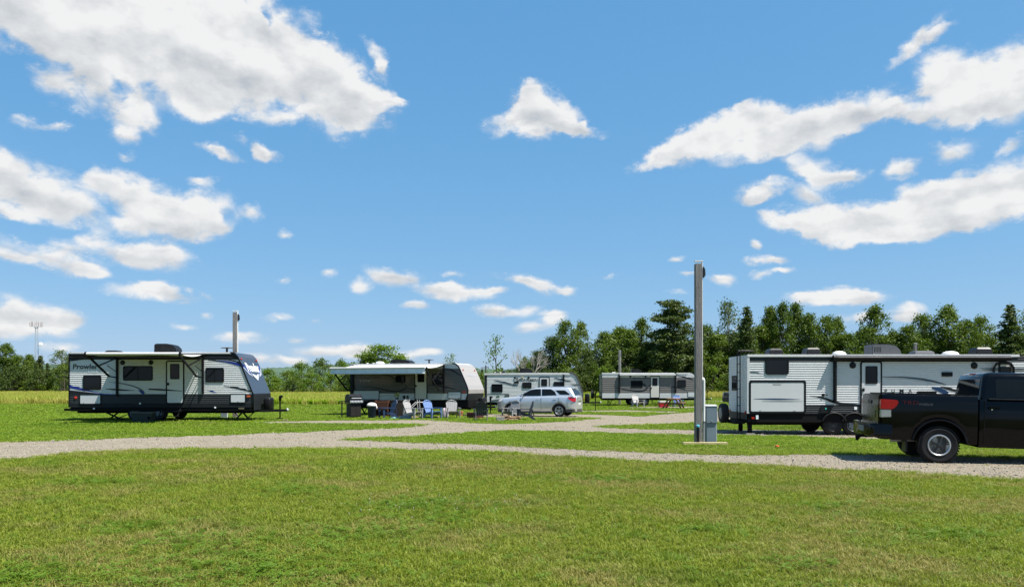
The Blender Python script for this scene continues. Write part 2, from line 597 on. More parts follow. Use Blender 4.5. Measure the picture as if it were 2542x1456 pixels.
def glass_mat(name, c, rough=0.04, spec=0.2):
    m_ = bpy.data.materials.new(name)
    m_.use_nodes = True
    t = m_.node_tree
    bs = t.nodes['Principled BSDF']
    tc = N(t, 'ShaderNodeTexCoord')
    n1 = noise(t, tc.outputs['Object'], 1.3, 3, 0.5)
    t.links.new(mixc(t, n1.outputs['Fac'], [k * 0.7 for k in c], [k * 1.3 for k in c]), bs.inputs['Base Color'])
    bs.inputs['Roughness'].default_value = rough
    bs.inputs['Specular IOR Level'].default_value = spec
    bp = N(t, 'ShaderNodeBump')
    bp.inputs['Strength'].default_value = 0.04
    t.links.new(n1.outputs['Fac'], bp.inputs['Height'])
    t.links.new(bp.outputs[0], bs.inputs['Normal'])
    MATS[name] = m_
    return m_


# ------------------------------------------------------------------ terrain
def sstep(t):
    t = np.clip(t, 0, 1)
    return t * t * (3 - 2 * t)


def gz(x, y):
    x = np.asarray(x, float)
    y = np.asarray(y, float)
    g = lambda a, cx, cy, sx, sy: a * np.exp(-((x - cx) ** 2 / (2 * sx * sx) + (y - cy) ** 2 / (2 * sy * sy)))
    z = g(-0.18, 15, 30.5, 9, 5.5) + g(-0.20, 7, 64, 14, 12) + g(0.13, -15, 36, 9, 6) + g(-0.06, 10, 17.5, 5, 3)
    z = z + (0.15 + 0.65 * sstep((x + 25) / 45)) * sstep((y - 75) / 45)
    return z


def gz1(x, y):
    return float(gz(x, y))


def at(px, py):
    """ground point seen at frame position px, py"""
    px = np.asarray(px, float)
    py = np.asarray(py, float)
    d = FPX * EYE / (py - HY)
    for _ in range(40):
        d = 0.5 * d + 0.5 * FPX * (EYE - gz((px - CX) / FPX * d, d)) / (py - HY)
    return (px - CX) / FPX * d, d


def on_ground(px, py):
    x, y = at(px, py)
    return Vector((float(x), float(y), gz1(x, y)))


def D(x0, y0, k):
    """reads positions off an enlarged detail of the photograph"""
    return lambda zx, zy: ((x0 + zx / k) * 0.62304, (y0 + zy / k) * 0.62304)


# ground sheet
def build_ground():
    xs = np.unique(np.concatenate([np.linspace(-90, 90, 121), np.array([-3000, -1500, -800, -400, -250, -180, -130, 130, 180, 250, 400, 800, 1500, 3000])]))
    ys = np.unique(np.concatenate([np.linspace(-4, 150, 124), np.array([-3000, -800, -200, -60, -20, 170, 200, 260, 400, 700, 1200, 2000, 4000])]))
    X, Y = np.meshgrid(xs, ys)
    Z = gz(X, Y)
    n, m_ = X.shape
    v = np.stack([X, Y, Z], -1).reshape(-1, 3)
    f = [(i * m_ + j, i * m_ + j + 1, (i + 1) * m_ + j + 1, (i + 1) * m_ + j) for i in range(n - 1) for j in range(m_ - 1)]
    me = bpy.data.meshes.new('ground')
    me.from_pydata(v.tolist(), [], f)
    me.shade_smooth()
    o = bpy.data.objects.new('ground', me)
    col.objects.link(o)
    tag(o, kind='structure')
    m2 = bpy.data.materials.new('turf_soil')
    m2.use_nodes = True
    t = m2.node_tree
    bs = t.nodes['Principled BSDF']
    bs.inputs['Roughness'].default_value = 0.95
    bs.inputs['Specular IOR Level'].default_value = 0.1
    geo = N(t, 'ShaderNodeNewGeometry')
    n1 = noise(t, geo.outputs['Position'], 0.5, 6, 0.6)
    n2 = noise(t, geo.outputs['Position'], 9, 4, 0.7)
    c = mixc(t, n1.outputs['Fac'], (0.060, 0.078, 0.012), (0.090, 0.104, 0.020))
    c = mixc(t, smooth(t, n2.outputs['Fac'], 0.45, 0.75), c, (0.085, 0.075, 0.030))
    t.links.new(c, bs.inputs['Base Color'])
    bp = N(t, 'ShaderNodeBump')
    bp.inputs['Distance'].default_value = 0.05
    t.links.new(n2.outputs['Fac'], bp.inputs['Height'])
    t.links.new(bp.outputs[0], bs.inputs['Normal'])
    me.materials.append(m2)


build_ground()

ROAD = [(-250, 1106), (0, 1098), (300, 1088), (600, 1078), (900, 1066), (1000, 1060), (1045, 1054.5), (1000, 1053), (900, 1052.5), (760, 1051.5), (650, 1051.5), (605, 1049), (650, 1046),
        (760, 1044.5), (900, 1043), (1050, 1042), (1103, 1043.5), (1177, 1050), (1246, 1051.5), (1320, 1049.5), (1400, 1046), (1478, 1039.5), (1464, 1037.2), (1389, 1038), (1320, 1036.3), (1225, 1036.5),
        (1150, 1035), (1128, 1032), (1150, 1028.5), (1215, 1028), (1300, 1027.5), (1420, 1028.2), (1495, 1029.5), (1540, 1031.5), (1585, 1033.5), (1620, 1030.5), (1662, 1027), (1719, 1023), (1760, 1021.5), (1830, 1020.5),
        (2000, 1020), (2500, 1019), (2900, 1019), (2900, 1042), (2300, 1044), (1900, 1046), (1810, 1047), (1735, 1049), (1600, 1054), (1486, 1059.5), (1560, 1064), (1720, 1067), (1900, 1067), (2300, 1070), (2900, 1072), (2900, 1098), (2300, 1094),
        (2168, 1091.5), (2064, 1088), (1950, 1083), (1800, 1080.5), (1720, 1080), (1552, 1077), (1399, 1071), (1246, 1069), (1100, 1079), (1030, 1084), (900, 1089), (880, 1091.5), (980, 1096), (1246, 1105.5), (1450, 1117),
        (1654, 1125), (1832, 1131), (2047, 1128), (2300, 1133), (2542, 1139), (2950, 1149), (2950, 1222), (2542, 1195), (2419, 1188), (2266, 1175), (2011, 1162), (1756, 1148), (1603, 1146), (1450, 1137), (1246, 1123), (1079, 1117),
        (834, 1114), (490, 1115), (294, 1118), (147, 1129), (0, 1143), (-250, 1170)]
STRIPS = [
    [(1440, 1019), (1560, 1018), (1690, 1022), (1690, 1024), (1560, 1022.6), (1440, 1022)],
    [(1560, 1011), (1640, 1009.5), (1730, 1009), (1900, 1008), (2300, 1008), (2300, 1011), (1900, 1011.5), (1730, 1012.3), (1640, 1012.7), (1560, 1012.5)],
    [(1700, 995.2), (1900, 995), (2100, 995), (2100, 996.6), (1900, 996.6), (1700, 996.4)],
    [(1745, 984), (1900, 984), (2300, 984), (2300, 986), (1900, 986), (1745, 985.4)],
]


def world_poly(pp, step=0.45, jit=0.10):
    pts = []
    for i in range(len(pp)):
        a, b = pp[i], pp[(i + 1) % len(pp)]
        for k in range(6):
            t = k / 6
            x, y = at(a[0] + (b[0] - a[0]) * t, a[1] + (b[1] - a[1]) * t)
            pts.append((float(x), float(y)))
    out = []
    for i in range(len(pts)):
        a, b = np.array(pts[i]), np.array(pts[(i + 1) % len(pts)])
        L = np.linalg.norm(b - a)
        st = step if a[1] < 45 else step * 3
        k = max(1, int(L / st))
        for j in range(k):
            p = a + (b - a) * j / k
            out.append((p[0] + random.gauss(0, jit), p[1] + random.gauss(0, jit)))
    return np.array(out)


def inside(poly, X, Y):
    r = np.zeros(X.shape, bool)
    n = len(poly)
    x0, y0 = poly[:, 0], poly[:, 1]
    x1, y1 = np.roll(x0, -1), np.roll(y0, -1)
    lo, hi = poly.min(0), poly.max(0)
    cand = (X > lo[0]) & (X < hi[0]) & (Y > lo[1]) & (Y < hi[1])
    xx, yy = X[cand], Y[cand]
    c = np.zeros(xx.shape, bool)
    for i in range(n):
        cond = (y0[i] > yy) != (y1[i] > yy)
        if cond.any():
            xc = x0[i] + (yy - y0[i]) * (x1[i] - x0[i]) / (y1[i] - y0[i] + 1e-12)
            c ^= cond & (xx < xc)
    r[cand] = c
    return r


POLYS = [world_poly(ROAD)] + [world_poly(s, 2.0, 0.2) for s in STRIPS]


def gravel_mat():
    m_ = bpy.data.materials.new('gravel')
    m_.use_nodes = True
    t = m_.node_tree
    bs = t.nodes['Principled BSDF']
    bs.inputs['Roughness'].default_value = 0.95
    bs.inputs['Specular IOR Level'].default_value = 0.15
    geo = N(t, 'ShaderNodeNewGeometry')
    vo = N(t, 'ShaderNodeTexVoronoi')
    vo.inputs['Scale'].default_value = 26
    t.links.new(geo.outputs['Position'], vo.inputs['Vector'])
    n1 = noise(t, geo.outputs['Position'], 0.8, 5, 0.6)
    n2 = noise(t, geo.outputs['Position'], 60, 4, 0.7)
    n3 = noise(t, VM(t, 'MULTIPLY', geo.outputs['Position'], (0.35, 1.6, 1)), 1.2, 4, 0.6)
    c = mixc(t, vo.outputs['Color'], (0.20, 0.175, 0.132), (0.31, 0.275, 0.215))
    c = mixc(t, M(t, 'MULTIPLY', n1.outputs['Fac'], 0.5), c, (0.19, 0.145, 0.09))
    c = mixc(t, M(t, 'MULTIPLY', smooth(t, n3.outputs['Fac'], 0.5, 0.75), 0.55), c, (0.36, 0.31, 0.24))
    c = mixc(t, M(t, 'MULTIPLY', n2.outputs['Fac'], 0.4), c, (0.11, 0.09, 0.065))
    t.links.new(c, bs.inputs['Base Color'])
    bp = N(t, 'ShaderNodeBump')
    bp.inputs['Distance'].default_value = 0.03
    bp.inputs['Strength'].default_value = 0.8
    t.links.new(M(t, 'ADD', vo.outputs['Distance'], M(t, 'MULTIPLY', n2.outputs['Fac'], 0.4)), bp.inputs['Height'])
    t.links.new(bp.outputs[0], bs.inputs['Normal'])
    return m_


GRAVEL = gravel_mat()


def build_road():
    for i, poly in enumerate(POLYS):
        lo, hi = poly.min(0), poly.max(0)
        st = 1.0 if i == 0 else 3.0
        gx, gy = np.meshgrid(np.arange(lo[0], hi[0], st), np.arange(lo[1], hi[1], st))
        gx, gy = gx.ravel() + 0.01, gy.ravel() + 0.01
        ins = inside(poly, gx, gy)
        pts = [Vector((float(a), float(b))) for a, b in poly] + [Vector((float(a), float(b))) for a, b in zip(gx[ins], gy[ins])]
        n = len(poly)
        V, _, F, *_ = delaunay_2d_cdt(pts, [(k, (k + 1) % n) for k in range(n)], [], 0, 1e-4)
        Va = np.array([(p.x, p.y) for p in V])
        keep = []
        cen = np.array([Va[list(f)].mean(0) for f in F])
        ok = inside(poly, cen[:, 0], cen[:, 1])
        keep = [tuple(f) for f, k in zip(F, ok) if k]
        z = gz(Va[:, 0], Va[:, 1]) + 0.012
        me = bpy.data.meshes.new('gravel_road')
        me.from_pydata([(float(a), float(b), float(c)) for (a, b), c in zip(Va, z)], [], keep)
        me.shade_smooth()
        me.materials.append(GRAVEL)
        o = bpy.data.objects.new('gravel_road' if i == 0 else 'gravel_drive', me)
        col.objects.link(o)
        tag(o, kind='structure')
        bm = bmesh.new()
        bm.from_mesh(me)
        bmesh.ops.recalc_face_normals(bm, faces=bm.faces)
        if bm.faces and sum(f.normal.z for f in bm.faces) < 0:
            bmesh.ops.reverse_faces(bm, faces=bm.faces)
        bm.to_mesh(me)
        bm.free()


build_road()


def on_gravel(x, y):
    r = np.zeros(x.shape, bool)
    for p in POLYS:
        r |= inside(p, x, y)
    return r


# ------------------------------------------------------------------ scattering (grass, stones, clover)
def blade_tuft(name, n, h, w, spread, m_, seed, lean=0.5, seg=2):
    r_ = np.random.default_rng(seed)
    mb = MB()
    for i in range(n):
        a, d = r_.uniform(0, 2 * math.pi), spread * math.sqrt(r_.uniform(0, 1))
        bx, by = d * math.cos(a), d * math.sin(a)
        hh = h * r_.uniform(0.55, 1.15)
        ww = w * r_.uniform(0.7, 1.3)
        t = r_.uniform(0, 2 * math.pi)
        dx, dy = math.cos(t), math.sin(t)
        ln = lean * hh * r_.uniform(0.2, 1.2)
        px, py = -dy * ww / 2, dx * ww / 2
        vs_ = [(bx - px, by - py, 0), (bx + px, by + py, 0)]
        for k in range(1, seg):
            u = k / seg
            s = 1 - 0.35 * u
            vs_ += [(bx + dx * ln * u * u - px * s, by + dy * ln * u * u - py * s, hh * u), (bx + dx * ln * u * u + px * s, by + dy * ln * u * u + py * s, hh * u)]
        vs_.append((bx + dx * ln, by + dy * ln, hh * (1 - 0.25 * lean)))
        fs = [(2 * k, 2 * k + 1, 2 * k + 3, 2 * k + 2) for k in range(seg - 1)] + [(2 * seg - 2, 2 * seg - 1, 2 * seg)]
        mb.add(vs_, fs)
    me = bpy.data.meshes.new(name)
    me.from_pydata(mb.v, [], mb.f)
    me.materials.append(m_)
    return bpy.data.objects.new(name, me)


def scatter(name, pts, scales, protos, tilt=0.15, align=None):
    """one object of kind stuff: points that carry a picked prototype each"""
    me = bpy.data.meshes.new(name)
    me.vertices.add(len(pts))
    me.vertices.foreach_set('co', np.asarray(pts, np.float32).ravel())
    at_ = me.attributes.new('sc', 'FLOAT', 'POINT')
    at_.data.foreach_set('value', np.asarray(scales, np.float32))
    o = bpy.data.objects.new(name, me)
    col.objects.link(o)
    tag(o, kind='stuff')
    ng = bpy.data.node_groups.new(name, 'GeometryNodeTree')
    ng.interface.new_socket('Geometry', in_out='INPUT', socket_type='NodeSocketGeometry')
    ng.interface.new_socket('Geometry', in_out='OUTPUT', socket_type='NodeSocketGeometry')
    gi, go = N(ng, 'NodeGroupInput'), N(ng, 'NodeGroupOutput')
    jn = N(ng, 'GeometryNodeJoinGeometry')
    for p in protos:
        oi = N(ng, 'GeometryNodeObjectInfo')
        oi.inputs['Object'].default_value = p
        oi.inputs['As Instance'].default_value = True
        ng.links.new(oi.outputs['Geometry'], jn.inputs[0])
    ip = N(ng, 'GeometryNodeInstanceOnPoints')
    ng.links.new(gi.outputs[0], ip.inputs['Points'])
    ng.links.new(jn.outputs[0], ip.inputs['Instance'])
    ip.inputs['Pick Instance'].default_value = True
    rv = N(ng, 'FunctionNodeRandomValue')
    rv.data_type = 'FLOAT_VECTOR'
    rv.inputs[0].default_value = (-tilt, -tilt, 0)
    rv.inputs[1].default_value = (tilt, tilt, 6.283)
    ng.links.new(rv.outputs[0], ip.inputs['Rotation'])
    na = N(ng, 'GeometryNodeInputNamedAttribute')
    na.data_type = 'FLOAT'
    na.inputs['Name'].default_value = 'sc'
    ng.links.new(na.outputs['Attribute'], ip.inputs['Scale'])
    ng.links.new(ip.outputs[0], go.inputs[0])
    md = o.modifiers.new('scatter', 'NODES')
    md.node_group = ng
    return o


def lawn_patch(t, geo, cc, oi):
    pos = geo.outputs['Position']
    n1 = noise(t, VM(t, 'MULTIPLY', pos, (1, 1.0, 0)), 0.42, 5, 0.62)
    n2 = noise(t, VM(t, 'ADD', VM(t, 'MULTIPLY', pos, (1, 1, 0)), (31, 7, 0)), 0.9, 4, 0.6)
    dist = N(t, 'ShaderNodeSeparateXYZ')
    t.links.new(pos, dist.inputs[0])
    near = M(t, 'SUBTRACT', 1.0, smooth(t, dist.outputs[1], 15.0, 26.0))
    dry = M(t, 'MULTIPLY', smooth(t, n1.outputs['Fac'], 0.46, 0.64), M(t, 'MULTIPLY_ADD', near, 0.55, 0.18))
    c = mixc(t, M(t, 'MULTIPLY', smooth(t, n2.outputs['Fac'], 0.55, 0.7), M(t, 'MULTIPLY_ADD', near, 0.35, 0.25)), cc, (0.085, 0.175, 0.010))
    c = mixc(t, dry, c, (0.235, 0.198, 0.064))
    # a straw blade here and there
    geo2 = geo.outputs['Random Per Island']
    c = mixc(t, M(t, 'MULTIPLY', M(t, 'GREATER_THAN', geo2, 0.82), M(t, 'MULTIPLY_ADD', dry, 0.6, 0.15)), c, (0.36, 0.29, 0.12))
    n4 = noise(t, VM(t, 'MULTIPLY', pos, (0.7, 1.5, 0)), 0.28, 4, 0.6)
    c = mixc(t, M(t, 'MULTIPLY', smooth(t, n4.outputs['Fac'], 0.50, 0.70), 0.6), c, VM(t, 'MULTIPLY', c, (0.55, 0.72, 0.55)))
    c = mixc(t, near, VM(t, 'MULTIPLY', c, (1.08, 1.30, 0.95)), VM(t, 'MULTIPLY', c, (1.06, 1.06, 1.0)))
    return c


GRASS = leaf_mat('lawn_grass', (0.052, 0.086, 0.004), (0.240, 0.285, 0.024), 0.35, lawn_patch)
CLOVER = leaf_mat('clover_leaf', (0.075, 0.150, 0.008), (0.130, 0.215, 0.014), 0.3)


def meadow_patch(t, geo, cc, oi):
    pos = geo.outputs['Position']
    n1 = noise(t, VM(t, 'MULTIPLY', pos, (0.6, 1.6, 0)), 0.09, 5, 0.6)
    return mixc(t, smooth(t, n1.outputs['Fac'], 0.42, 0.62), cc, (0.25, 0.32, 0.025))


MEADOW = leaf_mat('meadow_grass', (0.32, 0.31, 0.045), (0.41, 0.36, 0.095), 0.35, meadow_patch)
FERN = leaf_mat('fern_grass', (0.15, 0.26, 0.010), (0.24, 0.34, 0.02), 0.4)


def meadow_start(x, y):
    """depth at which the mown lawn gives way to the meadow, by place"""
    return 72 + 20 * sstep((x / np.maximum(y, 1) - 0.02) / 0.12)


def build_lawn():
    pts, sc = [], []
    for (y0, y1, dens, s) in ((5.2, 9, 330, 1.0), (9, 14, 210, 1.1), (14, 21, 110, 1.35), (21, 32, 55, 1.7), (32, 48, 20, 2.3), (48, 95, 6, 3.4)):
        hw = 0.80 * y1 + 2.0
        n = int(dens * (y1 - y0) * 2 * hw)
        y = rng.uniform(y0, y1, n)
        x = rng.uniform(-hw, hw, n)
        k = np.abs(x) < 0.80 * y + 2.0
        x, y = x[k], y[k]
        k = ~on_gravel(x, y) & (y < meadow_start(x, y) + 2)
        x, y = x[k], y[k]
        pts.append(np.stack([x, y, gz(x, y) - 0.003], 1))
        sc.append(s * rng.uniform(0.7, 1.25, len(x)))
    # stray tufts growing in the gravel
    n = 900
    y = rng.uniform(12, 44, n)
    x = rng.uniform(-1, 1, n) * (0.8 * y + 1)
    k = on_gravel(x, y)
    x, y = x[k], y[k]
    pts.append(np.stack([x, y, gz(x, y) + 0.008], 1))
    sc.append(rng.uniform(0.4, 1.0, len(x)))
    # ragged overgrown edge where the lawn meets the stones
    for p in POLYS[:1]:
        q = np.repeat(p, 7, 0)
        q = q[(q[:, 1] < 45)]
        q = q + rng.normal(0, 0.20, q.shape)
        pts.append(np.stack([q[:, 0], q[:, 1], gz(q[:, 0], q[:, 1])], 1))
        sc.append(rng.uniform(0.8, 1.4, len(q)) * np.where(q[:, 1] < 21, 1.0, 1.9))
    protos = [blade_tuft('grass_tuft', 17, 0.066, 0.0060, 0.065, GRASS, 100 + i, 0.9) for i in range(5)]
    P_, S_ = np.concatenate(pts), np.concatenate(sc)
    nr = P_[:, 1] < 21
    scatter('lawn_grass', P_[nr], S_[nr], protos, 0.2)
    # the mown turf further off: low wide tufts
    far = [blade_tuft('turf_tuft', 30, 0.030, 0.0075, 0.085, GRASS, 150 + i, 0.9) for i in range(4)]
    scatter('mown_turf', P_[~nr], S_[~nr], far, 0.15)
    # broad-leaved clover patches in the lawn
    cp, cs = [], []
    spots = [(640, 1420, 0.9), (470, 1350, .55), (1060, 1255, .75), (1100, 1290, .5), (1720, 1320, .28), (330, 1310, .45), (900, 1330, .5), (2080, 1260, .4), (230, 1200, .5), (1500, 1190, .6), (2350, 1330, .5), (1980, 1400, .35), (760, 1220, .5), (60, 1440, .6)]
    for (px, py, r_) in spots:
        g = on_ground(px, py)
        n = int(480 * r_ * r_)
        q = rng.normal(0, 1, (n, 2)) * np.array([r_ * 0.8, r_ * 0.55]) + np.array([g.x, g.y])
        q = q[~on_gravel(q[:, 0], q[:, 1])]
        cp.append(np.stack([q[:, 0], q[:, 1], gz(q[:, 0], q[:, 1])], 1))
        cs.append(rng.uniform(0.7, 1.3, len(q)))
    n = 3600
    y = rng.uniform(6, 19, n)
    x = rng.uniform(-1, 1, n) * (0.8 * y + 1)
    k = ~on_gravel(x, y)
    cp.append(np.stack([x[k], y[k], gz(x[k], y[k])], 1))
    cs.append(rng.uniform(0.5, 1.1, k.sum()))
    pr = []
    for i in range(3):
        mb = MB()
        r_ = np.random.default_rng(i)
        for j in range(9):
            a, d = r_.uniform(0, 6.28), 0.05 * math.sqrt(r_.uniform())
            cx, cy, cz = d * math.cos(a), d * math.sin(a), r_.uniform(0.03, 0.065)
            for q in range(3):
                t = r_.uniform(0, .4) + q * 2.09
                mb.add([(cx, cy, cz), (cx + .011 * math.cos(t - .6), cy + .011 * math.sin(t - .6), cz + .004), (cx + .019 * math.cos(t), cy + .019 * math.sin(t), cz + .001), (cx + .011 * math.cos(t + .6), cy + .011 * math.sin(t + .6), cz + .004)], [(0, 1, 2, 3)])
        me = bpy.data.meshes.new('clover')
        me.from_pydata(mb.v, [], mb.f)
        me.materials.append(CLOVER)
        pr.append(bpy.data.objects.new('clover', me))
    scatter('clover', np.concatenate(cp), np.concatenate(cs), pr, 0.25)
    # white clover heads
    g = on_ground(1062, 1252)
    q = rng.normal(0, 1, (70, 2)) * np.array([0.8, 0.6]) + np.array([g.x, g.y])
    mb = MB().lathe([(0.002, 0.0), (0.002, 0.055), (0.005, 0.056), (0.0075, 0.061), (0.005, 0.067), (0.002, 0.069)], (0, 0, 0), 'z', 7)
    me = bpy.data.meshes.new('clover_flower')
    me.from_pydata(mb.v, [], mb.f)
    me.materials.append(mat('clover_white', (0.45, 0.46, 0.36), 0.8))
    scatter('clover_flowers', np.stack([q[:, 0], q[:, 1], gz(q[:, 0], q[:, 1])], 1), rng.uniform(0.6, 1.0, 70), [bpy.data.objects.new('clover_flower', me)], 0.3)


def build_meadow():
    pts, sc, p2, s2 = [], [], [], []
    for (y0, y1, dens) in ((68, 90, 9), (90, 118, 7), (118, 150, 6)):
        hw = 0.78 * y1 + 5
        n = int(dens * (y1 - y0) * 2 * hw)
        y = rng.uniform(y0, y1, n)
        x = rng.uniform(-hw, hw, n)
        k = (y > meadow_start(x, y) + rng.normal(0, 0.5, n)) & (np.abs(x) < 0.78 * y + 4) & ((y < 122) | (x < 5)) & ~on_gravel(x, y)
        x, y = x[k], y[k]
        pts.append(np.stack([x, y, gz(x, y) - 0.02], 1))
        sc.append(rng.uniform(0.75, 1.25, len(x)) * np.where(x / y > 0.05, 0.72, 1.0))
    # a bright fringe of ferny growth along the near edge
    n = 5200
    x = rng.uniform(-33, 12, n)
    e = meadow_start(x, np.full(n, 72.0))
    y = e + np.abs(rng.normal(0, 1.6, n)) * np.where(x > -24, 1.0, 0.25)
    k = ((x > -23) | (rng.uniform(0, 1, n) < 0.15)) & ~on_gravel(x, y)
    x, y = x[k], y[k]
    p2.append(np.stack([x, y, gz(x, y) - 0.02], 1))
    s2.append(rng.uniform(0.8, 1.5, len(x)))
    pr = [blade_tuft('meadow_tuft', 22, 0.72, 0.030, 0.30, MEADOW, 300 + i, 0.45) for i in range(4)]
    scatter('meadow_grass', np.concatenate(pts), np.concatenate(sc), pr, 0.12)
    pf = [blade_tuft('fern_tuft', 18, 0.42, 0.05, 0.25, FERN, 330 + i, 0.9) for i in range(3)]
    scatter('fern_grass', np.concatenate(p2), np.concatenate(s2), pf, 0.15)


def build_stones():
    ms = mat('road_stone', (0.27, 0.24, 0.19), 0.9, var=0.2, nscale=0.5, coord='Object')
    pr = []
    for i in range(4):
        bm = bmesh.new()
        bmesh.ops.create_icosphere(bm, subdivisions=1, radius=0.022)
        r_ = random.Random(i)
        for v in bm.verts:
            v.co *= r_.uniform(0.7, 1.3)
            v.co.z *= 0.6
        me = bpy.data.meshes.new('stone')
        bm.to_mesh(me)
        bm.free()
        me.materials.append(ms)
        pr.append(bpy.data.objects.new('stone', me))
    pts, sc = [], []
    for (y0, y1, dens) in ((10, 22, 110), (22, 34, 40), (34, 48, 9)):
        hw = 0.78 * y1 + 1
        n = int(dens * (y1 - y0) * 2 * hw)
        y = rng.uniform(y0, y1, n)
        x = rng.uniform(-hw, hw, n)
        k = on_gravel(x, y)
        x, y = x[k], y[k]
        pts.append(np.stack([x, y, gz(x, y) + 0.016], 1))
        sc.append(rng.gamma(4, 0.17, len(x)).clip(0.25, 1.9) * (0.85 if y0 < 20 else 1.1))
    scatter('road_stones', np.concatenate(pts), np.concatenate(sc), pr, 3.0)


build_lawn()
build_meadow()
build_stones()

# ------------------------------------------------------------------ trees
LEAF = {
    'mid': leaf_mat('leaf_mid', (0.046, 0.088, 0.008), (0.140, 0.190, 0.020), 0.30),
    'bright': leaf_mat('leaf_bright', (0.065, 0.125, 0.008), (0.165, 0.240, 0.020), 0.35),
    'dark': leaf_mat('leaf_dark', (0.026, 0.052, 0.008), (0.088, 0.122, 0.017), 0.20),
    'needle': leaf_mat('needle', (0.036, 0.066, 0.014), (0.130, 0.160, 0.034), 0.18),
    'pale': leaf_mat('leaf_pale', (0.060, 0.095, 0.022), (0.140, 0.180, 0.045), 0.35),
}
BARK = mat('bark', (0.085, 0.070, 0.055), 0.9, var=0.3, nscale=3, bump=0.5, bscale=20)
BIRCH = mat('pale_bark', (0.34, 0.31, 0.27), 0.85, var=0.35, nscale=3, stretch=(1, 1, 4))
TREES = {}


def leaves(mb_v, mb_f, c, r, n, size, rg, flat=1.0, droop=0.0):
    p = rg.normal(0, 0.5, (n, 3)) * np.array([r, r, r * flat]) + c
    if droop:
        d = np.linalg.norm(p[:, :2] - c[:2], axis=1)
        p[:, 2] -= d * droop
    a = rg.normal(0, 1, (n, 3))
    a /= np.linalg.norm(a, axis=1)[:, None]
    b = rg.normal(0, 1, (n, 3))
    b -= a * (a * b).sum(1)[:, None]
    b /= np.linalg.norm(b, axis=1)[:, None]
    s = size * rg.uniform(0.6, 1.4, (n, 1))
    base = len(mb_v) and sum(len(q) for q in mb_v)
    q = np.stack([p - a * s, p + b * s * 0.55, p + a * s, p - b * s * 0.55], 1).reshape(-1, 3)
    mb_v.append(q)
    mb_f.append(np.arange(n * 4).reshape(-1, 4) + base)


